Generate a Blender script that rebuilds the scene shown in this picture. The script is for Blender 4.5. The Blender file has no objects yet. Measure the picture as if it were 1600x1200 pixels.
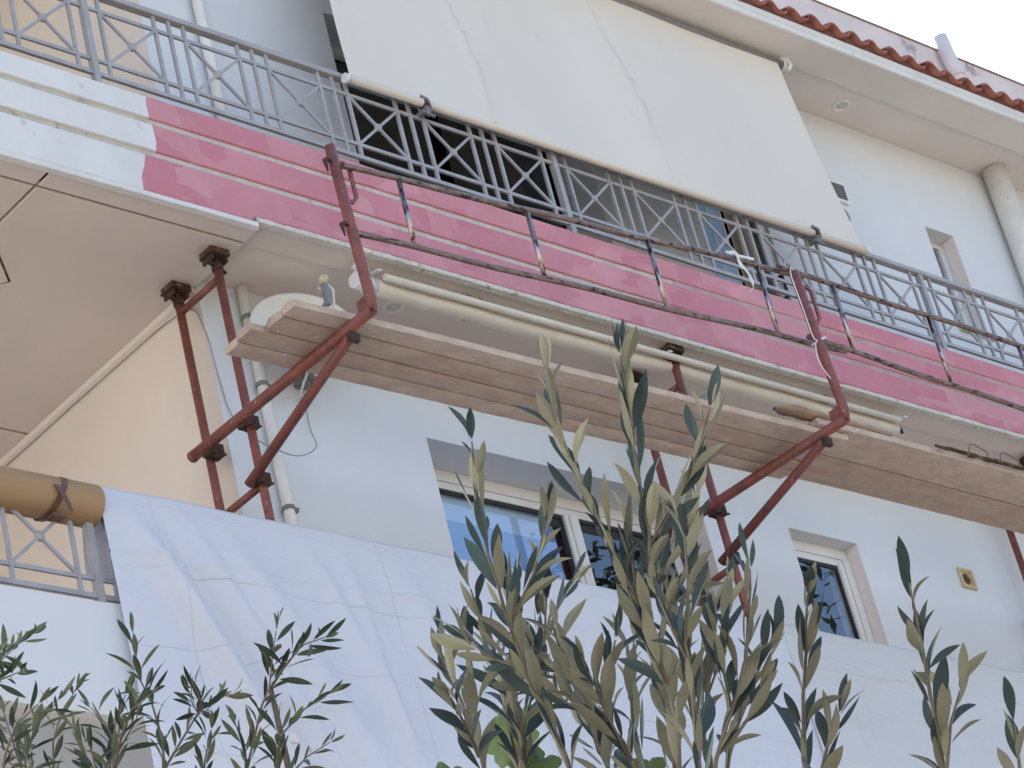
import bpy, math, random
from mathutils import Vector, Matrix, Euler
from mathutils import noise as mnoise

random.seed(11)
scene = bpy.context.scene
COL = scene.collection

# ------------------------------------------------------------------ camera
cam_data = bpy.data.cameras.new('camera')
cam = bpy.data.objects.new('camera', cam_data)
COL.objects.link(cam)
RIGHT = Vector((0.7354112, -0.6406135, -0.2208725))
UP = Vector((-0.188785, -0.5067431, 0.8411728))
FWD = Vector((0.6507923, 0.5769105, 0.4936028))
m3 = Matrix((RIGHT, UP, -FWD)).transposed()
cam.matrix_world = Matrix.Translation((0, 0, 1.6)) @ m3.to_4x4()
cam_data.sensor_width = 36.0
cam_data.lens = 4711.63 / 1600 * 36.0
cam_data.clip_start = 0.1
cam_data.clip_end = 3000
scene.camera = cam

# ------------------------------------------------------------------ light
SUN_EL, SUN_AZ = math.radians(46), math.radians(40)     # azimuth measured from +Y towards +X
world = bpy.data.worlds.new('World')
scene.world = world
world.use_nodes = True
wn = world.node_tree
bg = wn.nodes['Background']
sky = wn.nodes.new('ShaderNodeTexSky')
sky.sky_type = 'NISHITA'
sky.sun_disc = False
sky.sun_elevation = SUN_EL
sky.sun_rotation = SUN_AZ
sky.altitude = 50
sky.air_density = 1.0
sky.dust_density = 1.1
sky.ozone_density = 1.0
wn.links.new(sky.outputs[0], bg.inputs[0])
bg.inputs[1].default_value = 0.15
sd = bpy.data.lights.new('sun', 'SUN')
sd.energy = 3.4
sd.angle = math.radians(0.5)
sd.color = (1.0, 0.93, 0.84)
sun = bpy.data.objects.new('sun', sd)
COL.objects.link(sun)
sdir = Vector((math.sin(SUN_AZ) * math.cos(SUN_EL), math.cos(SUN_AZ) * math.cos(SUN_EL), math.sin(SUN_EL)))
sun.rotation_euler = sdir.to_track_quat('Z', 'Y').to_euler()
sun.location = (0, 0, 60)
scene.view_settings.view_transform = 'Standard'
scene.view_settings.look = 'None'
scene.view_settings.gamma = 1
scene.view_settings.use_curve_mapping = False
scene.view_settings.exposure = 1.25
scene.render.engine = 'CYCLES'

# ------------------------------------------------------------------ helpers
WLOC = {}


class MB:
    """collects geometry in world coordinates for one mesh object"""
    def __init__(s):
        s.v, s.f, s.sm = [], [], []

    def add(s, vs, fs, smooth=False):
        o = len(s.v)
        s.v += [tuple(v) for v in vs]
        for f in fs:
            s.f.append(tuple(i + o for i in f)); s.sm.append(smooth)
        return s

    def box(s, x0, x1, y0, y1, z0, z1):
        vs = [(x, y, z) for x in (x0, x1) for y in (y0, y1) for z in (z0, z1)]
        return s.add(vs, [(0, 1, 3, 2), (4, 6, 7, 5), (0, 4, 5, 1), (2, 3, 7, 6), (0, 2, 6, 4), (1, 5, 7, 3)])

    def bevbox(s, x0, x1, y0, y1, z0, z1, b=.004):
        """box whose edges along X are chamfered"""
        P = [(y0 + b, z0), (y1 - b, z0), (y1, z0 + b), (y1, z1 - b), (y1 - b, z1), (y0 + b, z1), (y0, z1 - b), (y0, z0 + b)]
        return s.prism([(x0, p[0], p[1]) for p in P], (x1 - x0, 0, 0))

    def prism(s, poly, ext):
        n = len(poly); e = Vector(ext)
        vs = [Vector(p) for p in poly] + [Vector(p) + e for p in poly]
        fs = [tuple(range(n))[::-1], tuple(range(n, 2 * n))]
        fs += [(i, (i + 1) % n, n + (i + 1) % n, n + i) for i in range(n)]
        return s.add(vs, fs)

    def tube(s, pts, r, n=10, caps=True, smooth=True):
        pts = [Vector(p) for p in pts]
        rs = r if isinstance(r, (list, tuple)) else [r] * len(pts)
        t0 = (pts[1] - pts[0]).normalized()
        up = Vector((0, 0, 1)) if abs(t0.z) < .9 else Vector((0, 1, 0))
        a = t0.cross(up).normalized()
        o = len(s.v)
        for i, p in enumerate(pts):
            if i == 0: t = t0
            elif i == len(pts) - 1: t = (pts[i] - pts[i - 1]).normalized()
            else: t = ((pts[i + 1] - p).normalized() + (p - pts[i - 1]).normalized()).normalized()
            a = (a - t * a.dot(t)).normalized(); b = t.cross(a)
            for k in range(n):
                w = 2 * math.pi * k / n
                s.v.append(tuple(p + (a * math.cos(w) + b * math.sin(w)) * rs[i]))
        for i in range(len(pts) - 1):
            for k in range(n):
                s.f.append((o + i * n + k, o + i * n + (k + 1) % n, o + (i + 1) * n + (k + 1) % n, o + (i + 1) * n + k)); s.sm.append(smooth)
        if caps:
            s.f.append(tuple(o + k for k in range(n))[::-1]); s.sm.append(False)
            e = o + (len(pts) - 1) * n
            s.f.append(tuple(e + k for k in range(n))); s.sm.append(False)
        return s

    def flat(s, pts, w, t, up=(0, 0, 1)):
        """flat strip swept along a line: width w along side, thickness t along up"""
        pts = [Vector(p) for p in pts]; up = Vector(up); o = len(s.v)
        for i, p in enumerate(pts):
            d = (pts[min(i + 1, len(pts) - 1)] - pts[max(i - 1, 0)]).normalized()
            a = d.cross(up).normalized(); b = a.cross(d)
            for (i1, i2) in ((-1, -1), (1, -1), (1, 1), (-1, 1)):
                s.v.append(tuple(p + a * i1 * w / 2 + b * i2 * t / 2))
        for i in range(len(pts) - 1):
            for k in range(4):
                s.f.append((o + i * 4 + k, o + i * 4 + (k + 1) % 4, o + i * 4 + 4 + (k + 1) % 4, o + i * 4 + 4 + k)); s.sm.append(False)
        e = o + (len(pts) - 1) * 4
        s.f += [(o + 3, o + 2, o + 1, o), (e, e + 1, e + 2, e + 3)]; s.sm += [False, False]
        return s

    def grid(s, fn, nu, nv, smooth=True):
        o = len(s.v)
        for j in range(nv + 1):
            for i in range(nu + 1):
                s.v.append(tuple(fn(i / nu, j / nv)))
        for j in range(nv):
            for i in range(nu):
                a = o + j * (nu + 1) + i
                s.f.append((a, a + 1, a + nu + 2, a + nu + 1)); s.sm.append(smooth)
        return s

    def lathe(s, c, axis, prof, n=20, smooth=True):
        """prof: list of (radius, height along axis)"""
        ax = Vector(axis).normalized(); c = Vector(c)
        u = ax.cross(Vector((0, 0, 1)) if abs(ax.z) < .9 else Vector((1, 0, 0))).normalized(); w = ax.cross(u)
        o = len(s.v)
        for (r, h) in prof:
            for k in range(n):
                t = 2 * math.pi * k / n
                s.v.append(tuple(c + ax * h + (u * math.cos(t) + w * math.sin(t)) * max(r, 1e-4)))
        for i in range(len(prof) - 1):
            for k in range(n):
                s.f.append((o + i * n + k, o + i * n + (k + 1) % n, o + (i + 1) * n + (k + 1) % n, o + (i + 1) * n + k)); s.sm.append(smooth)
        return s

    def mesh(s, name, off=(0, 0, 0)):
        me = bpy.data.meshes.new(name)
        ox, oy, oz = off
        me.from_pydata([(x - ox, y - oy, z - oz) for x, y, z in s.v], [], s.f)
        me.polygons.foreach_set('use_smooth', s.sm)
        me.update()
        return me


def thing(name, label, cat, loc=(0, 0, 0), group=None):
    o = bpy.data.objects.new(name, None)
    COL.objects.link(o); o.location = loc; o.empty_display_size = .2
    o['label'] = label; o['category'] = cat
    if group: o['group'] = group
    WLOC[o] = Vector(loc)
    return o


def obj(name, mb, mat, parent=None, loc=None, label=None):
    """link one mesh object; geometry given in world coordinates"""
    base = WLOC[parent] if parent else Vector(loc or (0, 0, 0))
    o = bpy.data.objects.new(name, mb.mesh(name, base))
    o.data.materials.append(mat)
    COL.objects.link(o)
    if parent: o.parent = parent
    else: o.location = base
    WLOC[o] = base
    if label: o['label'] = label
    return o


def inst(name, me, parent, loc, rot=None, label=None, scale=None):
    """a part that shares mesh data (mesh local to loc, loc in world coordinates)"""
    o = bpy.data.objects.new(name, me)
    COL.objects.link(o); o.parent = parent
    o.location = Vector(loc) - WLOC[parent]
    if rot is not None:
        if isinstance(rot, Euler): o.rotation_euler = rot
        else:
            o.rotation_mode = 'QUATERNION'; o.rotation_quaternion = rot
    if scale: o.scale = scale
    if label: o['label'] = label
    WLOC[o] = Vector(loc)
    return o


def tag(o, label, cat, group=None):
    o['label'] = label; o['category'] = cat
    if group: o['group'] = group
    return o


def struct(o):
    o['kind'] = 'structure'; return o


# ------------------------------------------------------------------ materials
def mat(name, col, rough=.7, var=.12, scale=3.0, bump=.0, bscale=60.0, metal=0.0, stretch=(1, 1, 1), spots=None, spot_scale=20, spot_amt=.5, spec=.5, hue2=None):
    m = bpy.data.materials.new(name); m.use_nodes = True
    nt = m.node_tree; N = nt.nodes; L = nt.links
    b = N['Principled BSDF']
    b.inputs['Roughness'].default_value = rough
    b.inputs['Metallic'].default_value = metal
    b.inputs['Specular IOR Level'].default_value = spec
    g = N.new('ShaderNodeNewGeometry')
    mp = N.new('ShaderNodeMapping'); mp.inputs['Scale'].default_value = stretch
    L.new(g.outputs['Position'], mp.inputs[0])
    n1 = N.new('ShaderNodeTexNoise'); n1.inputs['Scale'].default_value = scale; n1.inputs['Detail'].default_value = 6; n1.inputs['Roughness'].default_value = .6
    L.new(mp.outputs[0], n1.inputs['Vector'])
    r = N.new('ShaderNodeMapRange'); r.inputs[1].default_value = .3; r.inputs[2].default_value = .7
    L.new(n1.outputs['Fac'], r.inputs[0])
    mx = N.new('ShaderNodeMix'); mx.data_type = 'RGBA'
    c2 = hue2 or tuple(c * (1 - 2 * var) for c in col)
    c1 = col if hue2 else tuple(min(1, c * (1 + var * .4)) for c in col)
    mx.inputs[6].default_value = (*c1, 1); mx.inputs[7].default_value = (*c2, 1)
    L.new(r.outputs[0], mx.inputs[0])
    out = mx.outputs[2]
    if spots:
        n2 = N.new('ShaderNodeTexNoise'); n2.inputs['Scale'].default_value = spot_scale; n2.inputs['Detail'].default_value = 4
        L.new(mp.outputs[0], n2.inputs['Vector'])
        r2 = N.new('ShaderNodeMapRange'); r2.inputs[1].default_value = spot_amt; r2.inputs[2].default_value = spot_amt + .06
        L.new(n2.outputs['Fac'], r2.inputs[0])
        m2 = N.new('ShaderNodeMix'); m2.data_type = 'RGBA'
        L.new(r2.outputs[0], m2.inputs[0]); L.new(out, m2.inputs[6]); m2.inputs[7].default_value = (*spots, 1)
        out = m2.outputs[2]
    L.new(out, b.inputs['Base Color'])
    if bump:
        n3 = N.new('ShaderNodeTexNoise'); n3.inputs['Scale'].default_value = bscale; n3.inputs['Detail'].default_value = 5
        L.new(mp.outputs[0], n3.inputs['Vector'])
        bp = N.new('ShaderNodeBump'); bp.inputs['Strength'].default_value = bump; bp.inputs['Distance'].default_value = .02
        L.new(n3.outputs['Fac'], bp.inputs['Height']); L.new(bp.outputs[0], b.inputs['Normal'])
    return m


M_wall = mat('wall_plaster', (.715, .735, .755), .85, .035, 1.3, .12, 90, stretch=(1, 1, .5))
M_cream = mat('cream_plaster', (.83, .73, .63), .85, .04, 1.1, .12, 90)
M_soffit = mat('soffit_plaster', (.77, .67, .59), .85, .04, 1.5, .06, 70)
M_eave = mat('eave_plaster', (.72, .685, .65), .85, .04, 1.5, .06, 70)
M_mortar = mat('shaded_mortar', (.20, .085, .065), .95, .2, 12)
M_white = mat('white_plaster', (.76, .755, .73), .8, .06, 2.2, .15, 50, stretch=(1, 1, .6), spots=(.55, .53, .47), spot_scale=9, spot_amt=.68)
M_edge = mat('chipped_plaster', (.70, .67, .60), .9, .10, 9, .5, 45, spots=(.42, .37, .30), spot_scale=22, spot_amt=.62)
M_groove2 = mat('dusty_groove', (.58, .53, .45), .9, .12, 7, spots=(.40, .34, .26), spot_scale=15, spot_amt=.60)
M_pinkgroove = mat('primed_groove', (.52, .36, .36), .9, .12, 8, spots=(.40, .33, .27), spot_scale=12, spot_amt=.58)
M_edge2 = mat('bare_groove', (.60, .55, .51), .9, .1, 8, spots=(.46, .40, .34), spot_scale=16, spot_amt=.63)
M_dark_cover = mat('smoked_cover', (.13, .115, .10), .35, .2, 14)
M_capgrey = mat('grey_cap', (.30, .29, .28), .5, .1, 8)
M_groove = mat('groove_dust', (.36, .30, .23), .9, .1, 6)
M_parapet = mat('parapet_plaster', (.80, .685, .645), .85, .06, 2.5, .1, 60, spots=(.42, .37, .36), spot_scale=4, spot_amt=.66)
M_rail = mat('grey_rail_paint', (.39, .375, .375), .4, .1, 8, 0)
M_red = mat('red_oxide_paint', (.29, .078, .058), .48, .2, 14, .25, 120, hue2=(.145, .055, .042), spots=(.46, .30, .27), spot_scale=55, spot_amt=.66)
M_rust = mat('rusty_steel', (.085, .038, .025), .8, .25, 20, .3, 100, hue2=(.035, .02, .016))
M_dark_steel = mat('worn_guard_steel', (.13, .075, .068), .38, .2, 10, .1, 80, metal=.55, hue2=(.30, .235, .205), stretch=(1.6, 4, 4), spots=(.05, .03, .03), spot_scale=9, spot_amt=.56)
M_steel = mat('scuffed_bright_steel', (.50, .46, .44), .24, .2, 9, .1, 80, metal=.9, hue2=(.30, .22, .20), stretch=(4, 4, 1.5), spots=(.09, .045, .04), spot_scale=9, spot_amt=.54)
M_lit_reveal = mat('lit_reveal_plaster', (.88, .78, .71), .85, .04, 2)
M_wood = mat('plank_wood', (.54, .435, .345), .9, .15, 4, .35, 30, stretch=(1.6, 4, 4), hue2=(.43, .30, .225), spots=(.68, .60, .53), spot_scale=9, spot_amt=.69)
M_wood2 = mat('plank_wood_pale', (.63, .50, .40), .9, .15, 4, .35, 30, stretch=(1.9, 3.6, 4), hue2=(.46, .345, .265), spots=(.73, .66, .59), spot_scale=11, spot_amt=.655)
M_wood_edge = mat('splintered_wood', (.42, .31, .22), .9, .2, 9, .4, 40, stretch=(.5, 3, 3), hue2=(.26, .17, .11))
M_rot = mat('rotten_wood', (.10, .06, .035), .95, .3, 12, .5, 40, spots=(.25, .16, .1), spot_scale=14, spot_amt=.55)
M_tile = mat('terracotta', (.42, .155, .105), .8, .15, 6, .2, 60, hue2=(.29, .105, .075), spots=(.34, .20, .15), spot_scale=18, spot_amt=.68)
M_plastic = mat('cream_plastic', (.74, .68, .56), .4, .05, 6)
M_whitepl = mat('white_plastic', (.80, .79, .76), .4, .03, 4)
M_black = mat('black_rubber', (.02, .02, .022), .6, .1, 5)
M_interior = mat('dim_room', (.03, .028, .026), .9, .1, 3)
M_frame = mat('white_aluminium', (.80, .78, .74), .35, .03, 4)
M_curtain = mat('beige_curtain', (.42, .34, .27), .9, .12, 4, stretch=(8, 1, .3))
M_pane_sky = mat('pane_sky_reflection', (.60, .74, .93), .8, .05, 3)
M_door_reflection = mat('door_sky_reflection', (.40, .60, .90), .35, .04, 3)
M_pane_low = mat('pane_low_reflection', (.30, .47, .78), .8, .05, 3)
M_awn = mat('awning_canvas', (.80, .735, .64), .85, .035, .9, .12, 220, stretch=(1, 1, .35), spots=(.74, .655, .54), spot_scale=3, spot_amt=.70)
def add_translucent(m, fac, col):
    nt = m.node_tree; N = nt.nodes; L = nt.links
    t = N.new('ShaderNodeBsdfTranslucent'); t.inputs[0].default_value = (*col, 1)
    x = N.new('ShaderNodeMixShader'); x.inputs[0].default_value = fac
    L.new(N['Principled BSDF'].outputs[0], x.inputs[1]); L.new(t.outputs[0], x.inputs[2]); L.new(x.outputs[0], N['Material Output'].inputs[0])


add_translucent(M_awn, .05, (.85, .70, .52))
M_card = mat('cardboard', (.40, .25, .125), .75, .1, 3, .06, 40, stretch=(.5, 3, 3))
M_tape = mat('brown_tape', (.16, .065, .04), .35, .2, 10)
M_lens = mat('frosted_lens', (.60, .58, .54), .3, .05, 10)
M_grey_pl = mat('grey_plastic', (.22, .22, .22), .5, .08, 8)
M_yellowed = mat('yellowed_plastic', (.62, .56, .36), .45, .08, 10)
M_pipe = mat('cream_pipe', (.84, .80, .73), .6, .07, 5, spots=(.50, .42, .32), spot_scale=12, spot_amt=.68)
M_cord = mat('grey_cord', (.35, .34, .33), .7, .1, 10)
M_whitecord = mat('white_cord', (.80, .79, .77), .8, .05, 10)
M_bark = mat('olive_bark', (.20, .165, .125), .9, .2, 20, .5, 60, hue2=(.11, .09, .07))
M_twig = mat('olive_twig', (.22, .20, .15), .8, .2, 30, hue2=(.15, .12, .09))
M_tan = mat('tan_clay', (.62, .47, .28), .8, .1, 8, .1, 40)
M_asphalt = mat('asphalt', (.06, .06, .062), .9, .15, 3, .3, 120)
M_paving = mat('paving', (.46, .39, .31), .9, .1, 2, .2, 30)
M_ground = mat('dry_ground', (.40, .32, .23), .95, .15, .5, .2, 10)


def mat_pink():
    m = mat('pink_primer', (.66, .305, .335), .8, .1, 2.5, .18, 50, stretch=(1, 1, .8))
    nt = m.node_tree; N = nt.nodes; L = nt.links; b = N['Principled BSDF']
    src = b.inputs['Base Color'].links[0].from_socket
    g = N.new('ShaderNodeNewGeometry')
    # roller lap marks: upright patches of a second coat
    mp = N.new('ShaderNodeMapping'); mp.inputs['Scale'].default_value = (3.1, 1, 4.6); mp.inputs['Rotation'].default_value = (0, math.radians(4), 0)
    L.new(g.outputs['Position'], mp.inputs[0])
    v = N.new('ShaderNodeTexVoronoi'); v.distance = 'CHEBYCHEV'; v.inputs['Scale'].default_value = 1.0; v.inputs['Randomness'].default_value = .9
    nz = N.new('ShaderNodeTexNoise'); nz.inputs['Scale'].default_value = 6; L.new(g.outputs['Position'], nz.inputs['Vector'])
    ad = N.new('ShaderNodeMixRGB'); ad.blend_type = 'ADD'; ad.inputs[0].default_value = .10
    L.new(mp.outputs[0], ad.inputs[1]); L.new(nz.outputs['Color'], ad.inputs[2]); L.new(ad.outputs[0], v.inputs['Vector'])
    sp = N.new('ShaderNodeSeparateColor'); L.new(v.outputs['Color'], sp.inputs[0])
    rr = N.new('ShaderNodeMapRange'); rr.inputs[3].default_value = 0; rr.inputs[4].default_value = .95; L.new(sp.outputs[0], rr.inputs[0])
    m1 = N.new('ShaderNodeMix'); m1.data_type = 'RGBA'; L.new(rr.outputs[0], m1.inputs[0]); L.new(src, m1.inputs[6]); m1.inputs[7].default_value = (.54, .19, .235, 1)
    # thin worn spots where the white coat shows
    n2 = N.new('ShaderNodeTexNoise'); n2.inputs['Scale'].default_value = 5; n2.inputs['Detail'].default_value = 8; n2.inputs['Roughness'].default_value = .75; L.new(g.outputs['Position'], n2.inputs['Vector'])
    r2 = N.new('ShaderNodeMapRange'); r2.inputs[1].default_value = .56; r2.inputs[2].default_value = .82; r2.inputs[4].default_value = .55; L.new(n2.outputs['Fac'], r2.inputs[0])
    m2 = N.new('ShaderNodeMix'); m2.data_type = 'RGBA'; L.new(r2.outputs[0], m2.inputs[0]); L.new(m1.outputs[2], m2.inputs[6]); m2.inputs[7].default_value = (.74, .51, .52, 1)
    L.new(m2.outputs[2], b.inputs['Base Color'])
    return m


M_pink = mat_pink()


def mat_glass(name, tint=(.55, .62, .66)):
    m = bpy.data.materials.new(name); m.use_nodes = True
    nt = m.node_tree; N = nt.nodes; L = nt.links
    N.remove(N['Principled BSDF'])
    t = N.new('ShaderNodeBsdfTransparent'); t.inputs[0].default_value = (*tint, 1)
    g = N.new('ShaderNodeBsdfGlossy'); g.inputs['Roughness'].default_value = .01; g.inputs[0].default_value = (.9, .95, 1, 1)
    f = N.new('ShaderNodeFresnel'); f.inputs[0].default_value = 2.3
    x = N.new('ShaderNodeMixShader')
    gb = N.new('ShaderNodeNewGeometry'); om = N.new('ShaderNodeMath'); om.operation = 'SUBTRACT'; om.inputs[0].default_value = 1; L.new(gb.outputs['Backfacing'], om.inputs[1])
    mu = N.new('ShaderNodeMath'); mu.operation = 'MULTIPLY'; L.new(om.outputs[0], mu.inputs[0]); L.new(f.outputs[0], mu.inputs[1])
    L.new(mu.outputs[0], x.inputs[0]); L.new(t.outputs[0], x.inputs[1]); L.new(g.outputs[0], x.inputs[2])
    L.new(x.outputs[0], N['Material Output'].inputs[0])
    return m


M_glass = mat_glass('window_glass', (.93, .95, .96))


def mat_sheet(name, transp, col, creases=()):
    m = bpy.data.materials.new(name); m.use_nodes = True
    nt = m.node_tree; N = nt.nodes; L = nt.links
    b = N['Principled BSDF']; b.inputs['Base Color'].default_value = (*col, 1); b.inputs['Roughness'].default_value = .38 if transp < .3 else .22
    b.inputs['Specular IOR Level'].default_value = .5
    g = N.new('ShaderNodeNewGeometry')
    mp = N.new('ShaderNodeMapping'); mp.inputs['Scale'].default_value = (3, 1, 9); L.new(g.outputs['Position'], mp.inputs[0])
    n = N.new('ShaderNodeTexNoise'); n.inputs['Scale'].default_value = 3.5; n.inputs['Detail'].default_value = 7; n.inputs['Roughness'].default_value = .65; L.new(mp.outputs[0], n.inputs['Vector'])
    bp = N.new('ShaderNodeBump'); bp.inputs['Strength'].default_value = .38; bp.inputs['Distance'].default_value = .03
    L.new(n.outputs['Fac'], bp.inputs['Height']); L.new(bp.outputs[0], b.inputs['Normal'])
    if creases:                                          # darker fold lines left by the way the sheet was packed
        sp = N.new('ShaderNodeSeparateXYZ'); L.new(g.outputs['Position'], sp.inputs[0])
        nw = N.new('ShaderNodeTexNoise'); nw.inputs['Scale'].default_value = 2.2; nw.inputs['Detail'].default_value = 5; L.new(g.outputs['Position'], nw.inputs['Vector'])
        nb_ = N.new('ShaderNodeTexNoise'); nb_.inputs['Scale'].default_value = 1.6; L.new(g.outputs['Position'], nb_.inputs['Vector'])
        prev = None
        def M(op, a, b):
            n_ = N.new('ShaderNodeMath'); n_.operation = op
            for i_, q in enumerate((a, b)):
                if isinstance(q, (int, float)): n_.inputs[i_].default_value = q
                else: L.new(q, n_.inputs[i_])
            return n_.outputs[0]
        for (axis, at, slope, wob) in creases:
            s0 = sp.outputs[2] if axis == 'z' else sp.outputs[0]
            s1 = sp.outputs[0] if axis == 'z' else sp.outputs[2]
            v_ = M('ADD', M('ADD', s0, M('MULTIPLY', s1, slope)), M('MULTIPLY', nw.outputs['Fac'], wob))
            d_ = M('ABSOLUTE', M('SUBTRACT', v_, at), 0)
            k_ = M('MAXIMUM', M('SUBTRACT', 1, M('DIVIDE', d_, .0055)), 0)
            prev = k_ if prev is None else M('MAXIMUM', prev, k_)
        fac = M('MULTIPLY', prev, M('MULTIPLY', M('MAXIMUM', M('SUBTRACT', nb_.outputs['Fac'], .36), 0), 2.6))
        mc = N.new('ShaderNodeMix'); mc.data_type = 'RGBA'; L.new(fac, mc.inputs[0]); mc.inputs[6].default_value = (*col, 1); mc.inputs[7].default_value = (.44, .43, .42, 1)
        L.new(mc.outputs[2], b.inputs['Base Color'])
    tr = N.new('ShaderNodeBsdfTranslucent'); tr.inputs[0].default_value = (*col, 1)
    x1 = N.new('ShaderNodeMixShader'); x1.inputs[0].default_value = .18
    L.new(b.outputs[0], x1.inputs[1]); L.new(tr.outputs[0], x1.inputs[2])
    t = N.new('ShaderNodeBsdfTransparent'); x2 = N.new('ShaderNodeMixShader'); x2.inputs[0].default_value = transp
    L.new(x1.outputs[0], x2.inputs[1]); L.new(t.outputs[0], x2.inputs[2])
    L.new(x2.outputs[0], N['Material Output'].inputs[0])
    return m


M_tarp = mat_sheet('woven_white_plastic', .0, (.77, .79, .85), (('z', 8.362, .012, .022), ('z', 7.757, -.01, .025), ('z', 7.405, .012, .03), ('x', 9.11, .10, .03), ('x', 10.18, .06, .025)))
M_film = mat_sheet('clear_film', .10, (.78, .79, .80))


def mat_leaf(name, top, under):
    m = bpy.data.materials.new(name); m.use_nodes = True
    nt = m.node_tree; N = nt.nodes; L = nt.links
    b = N['Principled BSDF']; b.inputs['Roughness'].default_value = .55; b.inputs['Specular IOR Level'].default_value = .3
    g = N.new('ShaderNodeNewGeometry'); oi = N.new('ShaderNodeObjectInfo')
    mx = N.new('ShaderNodeMix'); mx.data_type = 'RGBA'; mx.inputs[6].default_value = (*top, 1); mx.inputs[7].default_value = (*under, 1)
    L.new(g.outputs['Backfacing'], mx.inputs[0])
    n = N.new('ShaderNodeTexNoise'); n.inputs['Scale'].default_value = 9; L.new(g.outputs['Position'], n.inputs['Vector'])
    ad = N.new('ShaderNodeMath'); ad.operation = 'ADD'; L.new(n.outputs['Fac'], ad.inputs[0]); L.new(oi.outputs['Random'], ad.inputs[1])
    r = N.new('ShaderNodeMapRange'); r.inputs[1].default_value = .3; r.inputs[2].default_value = 1.7; r.inputs[3].default_value = .55; r.inputs[4].default_value = 1.5
    L.new(ad.outputs[0], r.inputs[0])
    hs = N.new('ShaderNodeHueSaturation'); L.new(r.outputs[0], hs.inputs['Value']); L.new(mx.outputs[2], hs.inputs['Color'])
    L.new(hs.outputs[0], b.inputs['Base Color'])
    tr = N.new('ShaderNodeBsdfTranslucent'); L.new(hs.outputs[0], tr.inputs[0])
    x = N.new('ShaderNodeMixShader'); x.inputs[0].default_value = .16
    L.new(b.outputs[0], x.inputs[1]); L.new(tr.outputs[0], x.inputs[2]); L.new(x.outputs[0], N['Material Output'].inputs[0])
    return m


M_leaf = mat_leaf('olive_leaf', (.060, .092, .088), (.29, .29, .20))
M_leaf_far = mat_leaf('far_olive_leaf', (.042, .062, .036), (.13, .15, .085))
M_lobed = mat_leaf('lobed_leaf', (.075, .13, .03), (.10, .15, .05))
M_treeleaf = mat_leaf('tall_tree_leaf', (.035, .05, .03), (.06, .08, .045))

# ================================================================== SETTING
g = MB(); g.grid(lambda u, v: ((u - .5) * 1600, (v - .5) * 1600, 0), 8, 8, False)
struct(obj('ground', g, M_ground))
g = MB(); g.box(-60, 80, -8.5, -2.5, -.2, .004)
struct(obj('road', g, M_asphalt))
g = MB(); g.box(-60, 80, -2.5, 9.2, -.2, .13)
struct(obj('pavement', g, M_paving))

# ================================================================== BUILDING
YF, YW = 9.75, 10.37          # fascia plane, wall plane
bld = thing('apartment_building', 'cream white apartment building under repainting, with pink primed balcony edge and terracotta eave', 'building', (12, YW, 0))


def holed_wall(x0, x1, z0, z1, holes, y, th):
    """wall sheet facing -Y with rectangular holes and their reveals"""
    xs = sorted({x0, x1} | {h[0] for h in holes} | {h[1] for h in holes})
    zs = sorted({z0, z1} | {h[2] for h in holes} | {h[3] for h in holes})
    mb = MB()
    for i in range(len(xs) - 1):
        for j in range(len(zs) - 1):
            cx, cz = (xs[i] + xs[i + 1]) / 2, (zs[j] + zs[j + 1]) / 2
            if any(h[0] < cx < h[1] and h[2] < cz < h[3] for h in holes): continue
            a, b, c, d = xs[i], xs[i + 1], zs[j], zs[j + 1]
            mb.add([(a, y, c), (b, y, c), (b, y, d), (a, y, d)], [(0, 1, 2, 3)])
            mb.add([(a, y + th, c), (b, y + th, c), (b, y + th, d), (a, y + th, d)], [(3, 2, 1, 0)])
    for (a, b, c, d) in holes:
        for q in (((a, c), (a, d)), ((b, d), (b, c)), ((a, d), (b, d)), ((b, c), (a, c))):
            (p1, q1), (p2, q2) = q
            mb.add([(p1, y, q1), (p2, y, q2), (p2, y + th, q2), (p1, y + th, q1)], [(0, 1, 2, 3)])
    return mb


BIG = (10.87, 13.10, 8.30, 9.925)
SMALL = (13.90, 14.56, 8.50, 9.885)
DOOR1 = (10.87, 13.00, 11.00, 13.03)
DOOR2 = (13.955, 14.70, 11.00, 13.03)
SLIT = (16.62, 16.95, 12.06, 12.97)
obj('main_wall', holed_wall(9.38, 22, 0, 13.72, [BIG, SMALL, DOOR1, DOOR2, SLIT], YW, .30), M_wall, bld)
g = MB()
g.add([(9.38, YW + .001, 0), (9.38, 13.6, 0), (9.38, 13.6, 13.72), (9.38, YW + .001, 13.72)], [(0, 3, 2, 1)])
g.add([(9.68, YW + .3, 0), (9.68, 13.6, 0), (9.68, 13.6, 13.72), (9.68, YW + .3, 13.72)], [(0, 1, 2, 3)])
obj('side_wall', g, M_cream, bld)
g = MB(); g.box(5.4, 9.38, 13.6, 13.9, 0, 13.72); obj('back_wall', g, M_cream, bld)
g = MB(); g.box(5.2, 5.4, 13.6, 20, 0, 13.72); g.box(21.99, 22.2, 10.4, 20, 0, 13.72); g.box(5.2, 22.2, 20, 20.2, 0, 13.72)
obj('outer_wall', g, M_wall, bld)
# dim rooms behind the openings
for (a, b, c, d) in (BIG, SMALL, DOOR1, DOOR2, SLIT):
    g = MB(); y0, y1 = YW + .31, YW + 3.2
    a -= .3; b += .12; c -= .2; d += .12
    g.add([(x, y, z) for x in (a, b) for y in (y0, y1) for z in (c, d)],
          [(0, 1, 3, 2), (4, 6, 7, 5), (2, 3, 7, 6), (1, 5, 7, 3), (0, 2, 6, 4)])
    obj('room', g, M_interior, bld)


def top_z(x): return 11.262 - .009 * (x - 8.7)


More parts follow.
